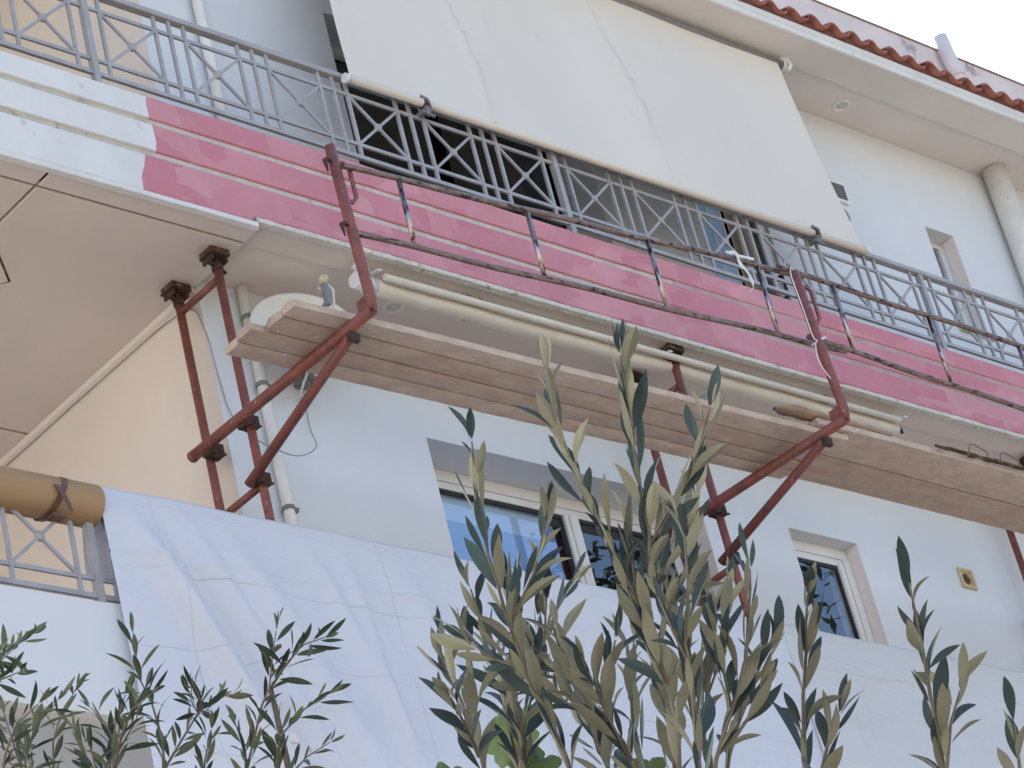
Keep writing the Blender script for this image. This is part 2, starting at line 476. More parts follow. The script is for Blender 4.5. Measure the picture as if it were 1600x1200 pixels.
# --- upper balcony slab, its soffits
g = MB()
g.box(5.4, 9.375, 9.79, 13.6, 10.592, 10.98)
g.box(9.375, 22, 9.79, YW, 10.652, 10.98)
g.prism([(5.4, 9.768, 10.592), (9.345, 9.768, 10.592), (9.345, 9.768, top_z(9.345) - .012), (5.4, 9.768, top_z(5.4) - .012)], (0, .12, 0))
g.prism([(9.345, 9.768, 10.64), (22, 9.768, 10.64), (22, 9.768, top_z(22) - .012), (9.345, 9.768, top_z(9.345) - .012)], (0, .12, 0))
obj('balcony_slab', g, M_groove, bld)
for (xa, xb) in ((5.4, 8.024), (8.044, 9.372)):
    for (ya, yb) in ((9.782, 9.911), (9.929, 11.99), (12.01, 13.598)):
        g = MB(); b = .004; z0, z1 = 10.578, 10.591
        g.add([(xa + b, ya + b, z0), (xb - b, ya + b, z0), (xb - b, yb - b, z0), (xa + b, yb - b, z0), (xa, ya, z0 + b), (xb, ya, z0 + b), (xb, yb, z0 + b), (xa, yb, z0 + b), (xa, ya, z1), (xb, ya, z1), (xb, yb, z1), (xa, yb, z1)],
              [(3, 2, 1, 0)] + [(i, (i + 1) % 4, 4 + (i + 1) % 4, 4 + i) for i in range(4)] + [(4 + i, 4 + (i + 1) % 4, 8 + (i + 1) % 4, 8 + i) for i in range(4)])
        obj('soffit_panel', g, M_soffit, bld)
def rot_sq(cx, cy, h, z0, z1):
    return MB().prism([(cx + h, cy, z0), (cx, cy + h, z0), (cx - h, cy, z0), (cx, cy - h, z0)], (0, 0, z1 - z0))
hx, hy = 8.385 - .30, 10.70
ht = obj('ceiling_hatch', rot_sq(hx, hy, .283, 10.571, 10.5775), M_soffit, bld)
rim = MB()
for q in range(4):
    a0, a1 = math.pi / 2 * q, math.pi / 2 * (q + 1)
    P = [(hx + r_ * math.cos(t), hy + r_ * math.sin(t)) for r_, t in ((.300, a0), (.300, a1), (.285, a1), (.285, a0))]
    rim.prism([(x_, y_, 10.5745) for x_, y_ in P], (0, 0, .003))
obj('rim', rim, M_rot, ht)
g = MB(); g.box(9.376, 22, 9.782, 9.965, 10.622, 10.651); obj('soffit_strip', g, M_soffit, bld)
g = MB(); g.box(9.376, 22, 9.966, YW - .001, 10.640, 10.651); obj('soffit_panel', g, M_soffit, bld)
g = MB()   # cove between loggia ceiling and side wall
g.prism([(9.379, 10.38, 10.577), (9.34, 10.38, 10.577), (9.355, 10.38, 10.556), (9.379, 10.38, 10.545)], (0, 3.2, 0))
obj('cove_moulding', g, M_cream, bld)


def band(xs_fn, xe_fn, zt, zb, y, jag, seed, step=.035, depth=.022, rows=5):
    """proud plaster band with ragged upper and lower edges; xs_fn/xe_fn give its end outline against height"""
    x0, x1 = xs_fn(.5), xe_fn(.5); n = max(4, int((x1 - x0) / step))
    mb = MB(); rng = random.Random(seed)
    jt, jb = [], []
    for i in range(n + 1):
        x = x0 + (x1 - x0) * i / n
        for arr, ph in ((jt, 3.1), (jb, 17.7)):
            q = mnoise.noise(Vector((x * 9, ph + seed, 0))) * .5 + mnoise.noise(Vector((x * 31, ph, seed))) * .35
            c = mnoise.noise(Vector((x * 5.3, ph * 2 + seed, 4)))
            arr.append(jag * (q + (1.6 * (c - .38) if c > .38 else 0)))
    fr = []
    TS = (0, .03, .35, .65, .97, 1)
    for i in range(n + 1):
        u = i / n; col = []
        for k in range(rows + 1):
            t = TS[k] if rows == 5 else k / rows      # 0 top .. 1 bottom
            xa, xb = xs_fn(t), xe_fn(t)
            x = xa + (xb - xa) * u
            a, b = zt(x) - abs(jt[i]) * .8, zb(x) + abs(jb[i])
            z = a + (b - a) * t
            w = .0018 * mnoise.noise(Vector((x * 3, z * 8, seed))) + .0008 * mnoise.noise(Vector((x * 20, z * 25, seed)))
            yy = y + w + (.004 if k in (0, rows) else 0)
            col.append((x, yy, z))
        col = [(col[0][0], y + depth, col[0][2] + .003)] + col + [(col[-1][0], y + depth, col[-1][2] - .003)]
        fr.append(col)
    m = rows + 3
    mb.v = [p for c in fr for p in c]
    for i in range(n):
        for k in range(m - 1):
            mb.f.append((i * m + k, i * m + k + 1, (i + 1) * m + k + 1, (i + 1) * m + k)); mb.sm.append(False)
    mb.f.append(tuple(range(m))[::-1]); mb.sm.append(False)
    mb.f.append(tuple(n * m + k for k in range(m))); mb.sm.append(False)
    return mb


def poly_fn(pts):
    def f(t):
        for (t0, x0), (t1, x1) in zip(pts, pts[1:]):
            if t <= t1: return x0 + (x1 - x0) * (t - t0) / max(1e-6, t1 - t0)
        return pts[-1][1]
    return f


E1 = poly_fn([(0, 8.742), (.25, 8.729), (1, 8.735)])
E2 = poly_fn([(0, 8.741), (.5, 8.752), (1, 8.734)])
E3 = poly_fn([(0, 8.655), (.4, 8.628), (.5, 8.600), (1, 8.597)])
L0 = lambda t: 5.4
R0 = lambda t: 22.0
sl = lambda x, f: -.009 * (x - 8.7) * f
T1, B1 = (lambda x: 11.262 + sl(x, 1)), (lambda x: 11.114 + sl(x, .75))
T2, B2 = (lambda x: 11.074 + sl(x, .7)), (lambda x: 10.893 + sl(x, .45))
T3 = lambda x: 10.852 + sl(x, .4)
B3 = lambda x: 10.604 if x < 9.345 else 10.640
for nm, s, e, zt, zb, mt, lb in (
        ('plaster_band', L0, E1, T1, B1, M_white, 'white band, not yet primed'), ('plaster_band', L0, E2, T2, B2, M_white, 'white band, not yet primed'), ('plaster_band', L0, E3, T3, B3, M_white, 'white band, not yet primed'),
        ('plaster_band', E1, R0, T1, B1, M_pink, 'pink primed band'), ('plaster_band', E2, R0, T2, B2, M_pink, 'pink primed band')):
    obj(nm, band(s, e, zt, zb, YF, .010 if mt is M_white else .007, len(bld.children)), mt, bld, label=lb)
st = lambda t: 9.345
obj('plaster_band', band(E3, st, T3, B3, YF, .004, 71), M_pink, bld, label='pink primed band')
obj('plaster_band', band(st, R0, T3, B3, YF, .012, 72), M_pink, bld, label='pink primed band')
# unpainted drip edges under the bands and thin ledges in the grooves
obj('plaster_edge', band(L0, st, lambda x: 10.602, lambda x: 10.570, YF - .004, .006, 5, .03, .04, 3), M_white, bld)
obj('plaster_edge', band(st, R0, lambda x: 10.638, lambda x: 10.606, YF - .003, .014, 6, .03, .04, 3), M_edge, bld)
XL = lambda t: 8.72
for (za, zb_, fa, sd) in ((11.120, 11.066, .72, 8), (10.899, 10.844, .43, 9)):
    obj('groove_bed', band(L0, XL, lambda x: za + sl(x, fa), lambda x: zb_ + sl(x, fa), 9.7625, .002, sd, .05, .005, 1), M_groove2, bld)
    XM = lambda t: 12.7
    obj('groove_bed', band(XL, XM, lambda x: za + sl(x, fa), lambda x: zb_ + sl(x, fa), 9.7605, .002, sd + 5, .05, .007, 1), M_edge2, bld)
    obj('groove_bed', band(XM, R0, lambda x: za + sl(x, fa), lambda x: zb_ + sl(x, fa), 9.7545, .004, sd + 7, .05, .012, 1), M_pinkgroove, bld)

# --- lower balconies
for zf in (7.66, 4.42, 1.18):
    g = MB()
    g.box(5.4, 9.375, 9.80, 13.6, zf - .19, zf); g.box(9.375, 22, 9.80, YW, zf - .19, zf)
    g.box(5.4, 22, 9.765, 9.90, zf - .18, zf + .39)
    obj('balcony_slab', g, M_wall, bld)
    g = MB()
    g.prism([(5.4, 9.755, zf - .165), (5.4, 9.735, zf - .175), (5.4, 9.735, zf - .222), (5.4, 9.765, zf - .232), (5.4, 9.84, zf - .232), (5.4, 9.84, zf - .181)], (16.6, 0, 0))
    obj('drip_moulding', g, M_white, bld)
    if zf > 4: continue
# --- eave
g = MB(); g.box(5.2, 22.2, 9.72, 9.998, 13.697, 13.78); obj('eave_soffit_strip', g, M_eave, bld)
g = MB(); g.box(5.2, 22.2, 9.999, YW + .02, 13.722, 13.78); g.box(5.2, 9.38, YW + .02, 13.9, 13.722, 13.78); obj('eave_soffit', g, M_eave, bld)
g = MB()
g.prism([(5.2, 9.718, 13.690), (5.2, 9.700, 13.693), (5.2, 9.697, 13.735), (5.2, 9.690, 13.740), (5.2, 9.688, 13.785), (5.2, 9.718, 13.79)], (17.0, 0, 0))
obj('eave_fascia', g, M_white, bld)
g = MB(); g.prism([(5.2, 9.70, 13.781), (5.2, 11.1, 14.27), (5.2, 11.1, 13.9), (5.2, 10.4, 13.781)], (17.0, 0, 0)); g.box(5.2, 22.2, 11.3, 20.2, 13.73, 13.79)
obj('roof_deck', g, M_edge, bld)
TW = .2155


def tile_mesh(seed):
    rng = random.Random(seed); mb = MB(); n = 18; L = .42
    def prof(u):
        return .037 * math.sin(2 * math.pi * u) + .004 * math.sin(6 * math.pi * u)
    ra = []
    for (ln, dz) in ((0, 0), (1, 0)):
        for t in (0, 1):
            for i in range(n + 1):
                u = i / n
                ra.append((u * TW * 1.02, ln * L * .94 + rng.uniform(-.002, .002), prof(u) + ln * L * .35 + (0.019 if t else 0)))
    m = n + 1; fs = []
    for i in range(n):
        fs += [(i, i + m * 2, i + 1 + m * 2, i + 1), (m + i, m + i + 1, m * 3 + i + 1, m * 3 + i), (i, i + 1, m + i + 1, m + i)]
    mb.add(ra, fs, True)
    return mb.mesh('roof_tile')


tiles = [tile_mesh(i) for i in range(4)]
for me in tiles: me.materials.append(M_tile)
rng = random.Random(4)
nt = int(17 / TW)
for row in range(3):
    for i in range(nt):
        x = 5.22 + i * TW
        if row and x < 9: continue
        inst('roof_tile', tiles[rng.randrange(4)], bld, (x + rng.uniform(-.005, .005), 9.640 + row * .37 + rng.uniform(-.010, .010), 13.826 + row * .37 * .36 + rng.uniform(-.004, .004)),
             Euler((rng.uniform(-.02, .02), rng.uniform(-.02, .02), rng.uniform(-.012, .012))))
g = MB(); g.box(5.2, 22.1, 9.69, 9.80, 13.787, 13.845); obj('mortar_bed', g, M_mortar, bld)  # mortar coloured dark to carry the shade in the tile hollows
g = MB(); g.box(5.2, 22.2, 10.9, 11.1, 14.0, 15.655); obj('roof_parapet', g, M_parapet, bld)
g = MB(); g.box(5.19, 22.21, 10.885, 11.115, 15.656, 15.666); obj('parapet_cap', g, mat('stained_cap', (.40, .35, .34), .9, .2, 3), bld)
g = MB(); g.tube([(18.68, 10.82, 14.2), (18.60, 10.82, 15.35), (18.55, 10.82, 15.74)], .062, 14); g.tube([(18.60, 10.82, 15.33), (18.597, 10.82, 15.37)], .070, 14)
obj('vent_pipe', g, M_parapet, bld)

# --- downpipes and corner column
def downpipe(x, y, z0, z1, r, rings):
    g = MB(); g.tube([(x, y, z0), (x, y, z1)], r, 16)
    p = obj('downpipe', g, M_pipe, bld)
    for z in rings:
        k = MB(); k.tube([(x, y, z - .012), (x, y, z + .012)], r + .006, 16); k.box(x + r, x + r + .03, y - .012, y + .012, z - .012, z + .012); k.tube([(x + r + .02, y - .03, z), (x + r + .02, y + .03, z)], .004, 6)
        obj('clamp', k, M_grey_pl, p)
downpipe(9.665, 10.325, 7.66, 10.62, .031, (10.42, 9.98, 9.2))
downpipe(9.80, 10.322, 11.0, 13.71, .034, (12.8,))
downpipe(17.66, 10.26, 11.0, 13.715, .095, ())

# --- downlights
def downlight(x, y, z, r=.065):
    g = MB(); g.lathe((x, y, z), (0, 0, -1), [(r * 1.25, -.004), (r * 1.25, .006), (r * 1.15, .012), (r * .82, .008), (r * .8, -.003)], 28)
    d = obj('downlight', g, M_whitepl, bld)
    k = MB(); k.lathe((x, y, z), (0, 0, -1), [(r * .79, -.002), (r * .5, .006), (0, .009)], 24)
    obj('lens', k, M_lens, d)
downlight(15.806, 10.193, 13.722, .055); downlight(10.645, 10.165, 10.64, .055); downlight(13.26, 10.21, 10.64, .055)

# --- big lower window
def window(op, mullions, label, depth=.262, guide=0.0):
    a, b, c, d = op
    yf = YW + depth
    g = MB()
    g.box(a + .002, b - .002, yf, yf + .05, d - .075, d - .002)                         # shutter box front
    g.box(a + .002, b - .002, yf + .006, yf + .05, d - .125, d - .078)                  # head
    g.box(a + .002, a + .05, yf + .004, yf + .05, c, d - .126); g.box(b - .055 - guide, b - .002, yf + .004, yf + .05, c, d - .126)
    g.box(a + .052, b - .057, yf + .004, yf + .05, c, c + .05)
    if guide: g.box(b - .05 - guide * .3, b - .003, yf - .012, yf + .0035, c, d - .08); g.box(b - .05 - guide, b - .056 - guide * .3, yf - .004, yf + .0035, c, d - .1)
    fr = obj('window', g, M_frame, bld, label=label)
    k = MB()
    edges = [a + .05] + [m for m in mullions] + [b - .055 - guide]
    for m in mullions:
        for dx, w, dy in ((-.055, .03, 0), (-.02, .04, -.012), (.025, .03, -.004)):
            k.box(m + dx, m + dx + w, yf + dy - .004, yf + .045, c + .05, d - .127)
    if mullions: obj('mullion', k, M_frame, fr)
    s = MB(); gl = MB()
    for e0, e1 in zip(edges, edges[1:]):
        e0 += .06 if e0 in mullions else .001; e1 -= .06 if e1 in mullions else .001
        z0, z1 = c + .051, d - .128
        for (p, q, r_, t) in ((e0, e1, z1 - .022, z1), (e0, e1, z0, z0 + .02), (e0, e0 + .018, z0 + .021, z1 - .023), (e1 - .018, e1, z0 + .021, z1 - .023)):
            s.box(p, q, yf + .012, yf + .035, r_, t)
        gl.box(e0 + .01, e1 - .01, yf + .020, yf + .026, z0 + .01, z1 - .01)
    obj('seal', s, M_black, fr); obj('pane', gl, M_glass, fr)
    return fr
w = window(BIG, [12.20], 'wide two-pane window with white frame')
g = MB(); g.box(12.95, 13.0, 10.625, 10.634, 9.52, 9.58); obj('latch', g, M_grey_pl, w)
def drape(x0, x1, y, z0, z1, amp=.012, k=26):
    return MB().grid(lambda u, v: (x0 + (x1 - x0) * u, y + amp * math.sin(k * u * (x1 - x0)) + .01 * math.sin(3 + v * 2), z0 + (z1 - z0) * v), 40, 6)
obj('curtain_shape', drape(10.9, 12.0, 10.69, 9.615, 10.0, .003, 8), M_pane_sky, w)  # pale blue sheet behind the pane stands in for reflected sky
obj('curtain_shape', drape(10.9, 12.08, 10.70, 8.3, 9.625, .003, 8), M_pane_low, w)  # deeper blue stands in for the lower reflection in the pane
window(SMALL, [], 'narrow window with stepped white frame', .105, .065)
# --- upper openings
g = MB()
a, b, c, d = DOOR1
for (p, q, r_, t) in ((a + .002, a + .05, c, d - .002), (b - .06, b - .002, c, d - .002), (a + .05, b - .06, d - .06, d - .002)): g.box(p, q, 10.62, 10.66, r_, t)
dr = obj('balcony_door', g, M_frame, bld, label='wide open balcony doorway, dark inside')
g = MB(); g.box(a + .2, a + 1.0, 10.667, 10.672, c, d - .07); g.box(b - 1.0, b - .07, 10.675, 10.680, c, d - .07); obj('pane', g, M_glass, dr)
a, b, c, d = DOOR2
g = MB()
for (p, q, r_, t) in ((a + .002, a + .022, c, d - .002), (b - .06, b - .002, c, d - .002), (a + .022, b - .06, d - .05, d - .002)): g.box(p, q, 10.395, 10.43, r_, t)
dr = obj('balcony_door', g, M_frame, bld, label='narrow balcony door with sky reflection painted pale blue on its leaf, standing ajar')
g = MB(); g.box(a + .024, a + .155, 10.40, 10.425, c, d - .053); g.box(a + .170, a + .285, 10.40, 10.425, c, d - .053); obj('sky_reflection_panel', g, M_door_reflection, dr)  # glass leaf coloured pale blue in place of its sky reflection
g = MB(); g.box(a + .155, a + .170, 10.397, 10.428, c, d - .053); g.box(a + .285, a + .30, 10.397, 10.428, c, d - .053); obj('sash', g, M_frame, dr)
obj('curtain_shape', drape(a + .42, b - .10, 10.47, c, d - .06, .010, 60), M_curtain, dr)
g = MB(); g.tube([(b - .03, 10.395, 12.02), (b - .03, 10.36, 12.02), (b - .03, 10.36, 11.85), (b - .03, 10.395, 11.85)], .012, 8); obj('handle', g, M_black, dr)
# slit window
a, b, c, d = SLIT
g = MB()
for (p, q, r_, t) in ((a + .002, a + .04, c, d - .002), (b - .04, b - .002, c, d - .002), (a + .04, b - .04, d - .045, d - .002), (a + .04, b - .04, c, c + .04)): g.box(p, q, YW + .13, YW + .17, r_, t)
sw = obj('window', g, M_frame, bld, label='slim upper window in a deep reveal')
g = MB(); g.box(a + .04, b - .04, YW + .148, YW + .153, c + .04, d - .045); obj('pane', g, M_glass, sw)
g = MB(); g.box(a - .03, b + .04, YW - .04, YW - .001, c - .03, c - .002); obj('sill', g, M_edge, sw)
g = MB(); g.box(a + .006, a + .05, YW + .09, YW + .128, d - .06, d - .012); obj('lock', g, M_rust, sw)

for (a, b, c, d, dp) in (SMALL + (.088,), SLIT + (.10,), BIG + (.24,)):
    g = MB(); g.box(b - .004, b + .002, YW + .002, YW + dp, c, d - .001); obj('reveal', g, M_lit_reveal, bld)  # warm light on the right jambs painted in as paler cream

# --- vents and wall fittings
def square_vent(cx, cz, s, m1, m2, rot=0):
    g = MB(); h = s / 2
    for (p, q, r_, t) in ((-h, h, h - .022, h), (-h, h, -h, -h + .022), (-h, -h + .022, -h + .022, h - .022), (h - .022, h, -h + .022, h - .022)):
        g.box(cx + p, cx + q, YW - .016, YW - .001, cz + r_, cz + t)
    v = obj('wall_vent', g, m1, bld)
    k = MB(); k.lathe((cx, YW - .004, cz), (0, -1, 0), [(h * .95, -.002), (h * .62, .004), (h * .55, -.001)], 24); obj('collar', k, m1, v)
    k = MB(); k.lathe((cx, YW - .004, cz), (0, -1, 0), [(h * .56, .002), (0, .0021)], 20); obj('opening', k, m2, v)
square_vent(15.635, 9.80, .15, M_tan, M_rot)
g = MB(); g.prism([(15.545, YW - .001, 12.91), (15.725, YW - .001, 12.905), (15.745, YW - .001, 12.925), (15.745, YW - .001, 13.07), (15.725, YW - .001, 13.09), (15.545, YW - .001, 13.095)], (0, -.022, 0))
v = obj('wall_light', g, M_whitepl, bld)
k = MB(); k.box(15.565, 15.72, YW - .027, YW - .0235, 12.935, 13.068); obj('cover', k, M_dark_cover, v)
g = MB(); g.lathe((15.625, YW - .002, 12.79), (0, -1, 0), [(.07, 0), (.068, .012), (.05, .02), (0, .022)], 24); obj('wall_cap', g, M_capgrey, bld)


def smooth_line(pts, sub=6):
    P = [Vector(p) for p in pts]; out = []
    for i in range(len(P) - 1):
        p0, p1, p2, p3 = P[max(i - 1, 0)], P[i], P[i + 1], P[min(i + 2, len(P) - 1)]
        for k in range(sub):
            t = k / sub
            out.append(.5 * ((2 * p1) + (p2 - p0) * t + (2 * p0 - 5 * p1 + 4 * p2 - p3) * t * t + (3 * p1 - p0 - 3 * p2 + p3) * t ** 3))
    return out + [P[-1]]


# ================================================================== RAILINGS
def railing(label, x0, x1, zshift, slope, kmin, kmax, posts, skip=()):
    RY = 9.80
    zz = lambda x: zshift + slope * (x - 8.7)
    t = thing('balcony_railing', label, 'railing', ((x0 + x1) / 2, RY, 11.26 + zshift))
    def rail(nm, z, w, h):
        g = MB(); g.prism([(x0, RY - w / 2, z - h / 2 + zz(x0)), (x0, RY + w / 2, z - h / 2 + zz(x0)), (x0, RY + w / 2, z + h / 2 + zz(x0)), (x0, RY - w / 2, z + h / 2 + zz(x0))], (x1 - x0, 0, slope * (x1 - x0)))
        obj(nm, g, M_rail, t)
    g = MB(); h = .034
    g.prism([(x0, RY + y, z + zz(x0)) for y, z in ((-.022, 11.912), (.022, 11.912), (.026, 11.922), (.022, 11.946), (-.022, 11.946), (-.026, 11.922))], (x1 - x0, 0, slope * (x1 - x0)))
    obj('handrail', g, M_rail, t)
    rail('rail', 11.815, .014, .022); rail('rail', 11.455, .014, .022); rail('rail', 11.360, .02, .026)
    def shared(mb, nm):
        me = mb.mesh(nm); me.materials.append(M_rail); return me
    bal = MB(); bal.box(-.0095, .0095, -.009, .009, -.545, 0); bal = shared(bal, 'baluster')
    pst = MB(); pst.box(-.019, .019, -.019, .019, -.655, 0); pst = shared(pst, 'post')
    dx, dz = .187, .176
    d1 = MB(); d1.flat([(-dx, 0, dz), (dx, 0, -dz)], .013, .018, (0, 0, 1)); d1 = shared(d1, 'cross_bar')
    d2 = MB(); d2.flat([(-dx, .001, -dz), (dx, .001, dz)], .012, .017, (0, 0, 1)); d2 = shared(d2, 'cross_bar')
    bs = MB(); bs.lathe((0, -.016, 0), (0, 1, 0), [(0, 0), (.02, .003), (.027, .010), (.027, .022), (.02, .029), (0, .032)], 14); bs = shared(bs, 'boss')
    for k in [q for q in range(kmin, kmax + 1) if q not in skip]:
        c = 8.757 + .579 * k
        if x0 < c < x1:
            inst('cross_bar', d1, t, (c, RY, 11.635 + zz(c))); inst('cross_bar', d2, t, (c, RY, 11.635 + zz(c))); inst('boss', bs, t, (c, RY, 11.635 + zz(c)))
        for j, o in enumerate((-.102, 0, .102)):
            x = c + .2895 + o
            if not x0 < x < x1: continue
            if j == 1 and k in posts: inst('post', pst, t, (x, RY, 11.91 + zz(x)))
            else: inst('baluster', bal, t, (x, RY, 11.911 + zz(x)))
    return t


railing('grey metal balcony railing with crossed panels above the pink primed slab edge', 5.5, 21.9, 0, -.009, -6, 22, (-7, -1, 5, 11, 17, 22))
# lower one: mostly behind the white sheet
lr = railing('grey metal balcony railing behind the cardboard roll and hanging white sheet', 5.5, 21.9, -3.262, 0, -6, 22, (-2, -8, 16, 22), range(1, 14))

# ================================================================== AWNINGS
aw = thing('awning', 'large off-white canvas awning let down over the upper balcony railing', 'awning', (12.5, 9.9, 11.8))
AX0, AX1 = 10.29, 14.80
def awn(u, v):
    # v 0 bottom .. 1 top
    xl = 10.30 + .28 * v; xr = 14.785 + .045 * v
    x = xl + (xr - xl) * u
    y = 9.735 + (9.955 - 9.735) * v; z = 11.875 + (13.62 - 11.875) * v
    sag = .03 * math.sin(math.pi * v) * (.6 + .4 * math.sin(5 * u + 1))
    y += sag
    for cx, wd, am in ((11.42 + .06 * math.sin(4 * v), .040, .055), (12.92 + .07 * math.sin(3 * v + .6), .035, .052)):
        d = (x - cx) / wd
        y -= am * math.exp(-d * d) * (0.25 + .75 * math.sin(math.pi * min(1, v * 1.1 + .12)))
        if d > 0: y += am * .5 * math.exp(-d * d / 9)
    y += .006 * math.sin(x * 3.1 + v * 2) + .003 * mnoise.noise(Vector((x * 3, v * 5, 0)))
    return (x, y, z)
fab = obj('fabric', MB().grid(awn, 150, 40), M_awn, aw)
g = MB(); g.tube([(10.26, 9.735, 11.866), (14.80, 9.735, 11.852)], .026, 14); obj('front_bar', g, M_awn, aw)
for x in (10.262, 14.798):
    g = MB(); g.tube([(x - .012, 9.735, 11.86), (x + .012, 9.735, 11.86)], .031, 14); obj('end_cap', g, M_whitepl, aw)
g = MB(); g.tube([(10.2, 9.975, 13.645), (14.9, 9.975, 13.645)], .032, 14); obj('roller', g, M_grey_pl, aw)
g = MB(); g.tube([(14.915, 9.96, 13.69), (14.93, 9.93, 13.67), (14.935, 9.92, 13.61), (14.90, 9.93, 13.56)], .014, 8); g.tube([(14.90, 9.975, 13.645), (14.94, 9.975, 13.645)], .04, 12); g.box(14.89, 14.94, 9.94, 10.0, 13.66, 13.695)
obj('roller_bracket', g, M_whitepl, aw)
for x in (10.86, 14.29):
    g = MB(); g.tube([(x - .02, 9.735, 11.86), (x + .02, 9.735, 11.86)], .034, 12)
    c = obj('clamp', g, M_rust, aw)
    g = MB(); g.box(x - .016, x + .016, 9.715, 9.805, 11.80, 11.83); g.tube([(x - .035, 9.72, 11.90), (x, 9.70, 11.87), (x + .03, 9.72, 11.835), (x + .04, 9.76, 11.80)], .010, 8); g.tube([(x, 9.72, 11.83), (x - .01, 9.715, 11.76)], .012, 8); g.tube([(x - .04, 9.725, 11.79), (x + .05, 9.725, 11.775)], .009, 8)
    obj('tie_hook', g, M_grey_pl, c)

ra = thing('rolled_awning', 'rolled-up cream awning tube fixed under the pink balcony soffit', 'awning', (12.5, 9.88, 10.5))
g = MB(); g.tube([(10.25 + 4.44 * i / 24, 9.90 + .004 * math.sin(i * 1.3), 10.505 + .004 * math.sin(i * 2.1)) for i in range(25)], .050, 18); obj('fabric_roll', g, M_plastic, ra)
g = MB(); g.tube([(10.27, 9.815, 10.525), (14.66, 9.815, 10.525)], .021, 14); obj('front_bar', g, M_plastic, ra)
for x in (10.22, 10.98, 12.52, 14.05, 14.70):
    g = MB(); g.flat([(x, 9.79, 10.545), (x, 9.84, 10.556), (x, 9.90, 10.566), (x, 9.962, 10.55), (x, 9.966, 10.50)], .03, .008, (0, -.3, 1)); g.box(x - .015, x + .015, 9.88, 9.95, 10.56, 10.621)
    obj('bracket', g, M_grey_pl if x in (10.98, 14.05) else M_whitepl, ra)
g = MB(); g.tube([(10.10, 9.88, 10.505), (10.245, 9.90, 10.505)], .05, 14); g.tube([(10.09, 9.86, 10.56), (10.12, 9.83, 10.60), (10.16, 9.83, 10.615)], .02, 10); obj('gear_box', g, M_whitepl, ra)
g = MB(); g.tube([(14.69, 9.90, 10.56), (14.72, 9.88, 10.53), (14.72, 9.87, 10.47)], .012, 8); obj('end_bracket', g, M_black, ra)

# ================================================================== SATELLITE DISH
sd_ = thing('satellite_dish', 'white satellite dish on the wall behind the left end of the scaffold planks', 'satellite dish', (9.98, 10.36, 10.08))
nrm = Vector((-.38, -.86, .28)).normalized()
dc = Vector((9.85, 10.10, 10.255)); R = .30
g = MB(); g.lathe(dc, nrm, [(0, -.045), (R * .5, -.034), (R * .85, -.012), (R * .97, .002), (R, .010), (R * 1.01, .004), (R * .99, -.006), (R * .85, -.022), (R * .5, -.044), (0, -.055)], 40)
obj('reflector', g, M_whitepl, sd_)
lnb = Vector((9.80, 9.82, 10.385))
g = MB(); g.tube([dc - nrm * .06 - Vector((0, 0, R * .9)), dc + nrm * .1 - Vector((0, 0, R * .75)), lnb - Vector((.01, -.02, .14))], .012, 8); g.box(lnb.x - .014, lnb.x + .014, lnb.y - .012, lnb.y + .02, lnb.z - .16, lnb.z - .02); obj('feed_arm', g, M_grey_pl, sd_)
g = MB(); g.lathe(lnb, Vector((.25, .6, -.25)), [(0, -.03), (.022, -.026), (.026, -.005), (.024, .014), (.014, .022), (.014, .045), (.022, .05), (.022, .062), (0, .066)], 16); obj('receiver', g, M_yellowed, sd_)
g = MB(); g.tube([lnb + Vector((.02, 0, -.02)), lnb + Vector((.055, 0, -.05)), lnb + Vector((.06, .02, -.13)), lnb + Vector((.02, .06, -.22)), (9.9, 10.25, 10.0), (9.93, 10.35, 9.95)], .007, 6); obj('cable', g, M_whitecord, sd_)
g = MB(); g.tube([dc - nrm * .05, (9.98, 10.30, 10.10), (9.98, 10.30, 10.02)], .018, 8); g.box(9.94, 10.02, 10.30, 10.369, 10.05, 10.13); g.tube([(9.94, 10.27, 10.12), (10.03, 10.27, 10.05)], .016, 8); obj('mount', g, M_grey_pl, sd_)

# loose cable hanging on the wall
g = MB(); g.tube(smooth_line([(9.97, 10.33, 10.06), (9.965, 10.345, 9.8), (9.90, 10.26, 9.60), (9.75, 10.24, 9.50), (9.62, 10.25, 9.51), (9.50, 10.30, 9.60), (9.43, 10.355, 9.76), (9.40, 10.362, 10.0), (9.372, 10.366, 10.3), (9.368, 10.5, 10.50), (9.366, 11.2, 10.53), (9.37, 12.2, 10.535), (9.37, 13.5, 10.54)]), .0035, 6)
tag(obj('wall_cable', g, M_cord, None, (9.97, 10.33, 9.5)), 'thin grey cable looping down the wall below the dish and along the loggia ceiling', 'cable')

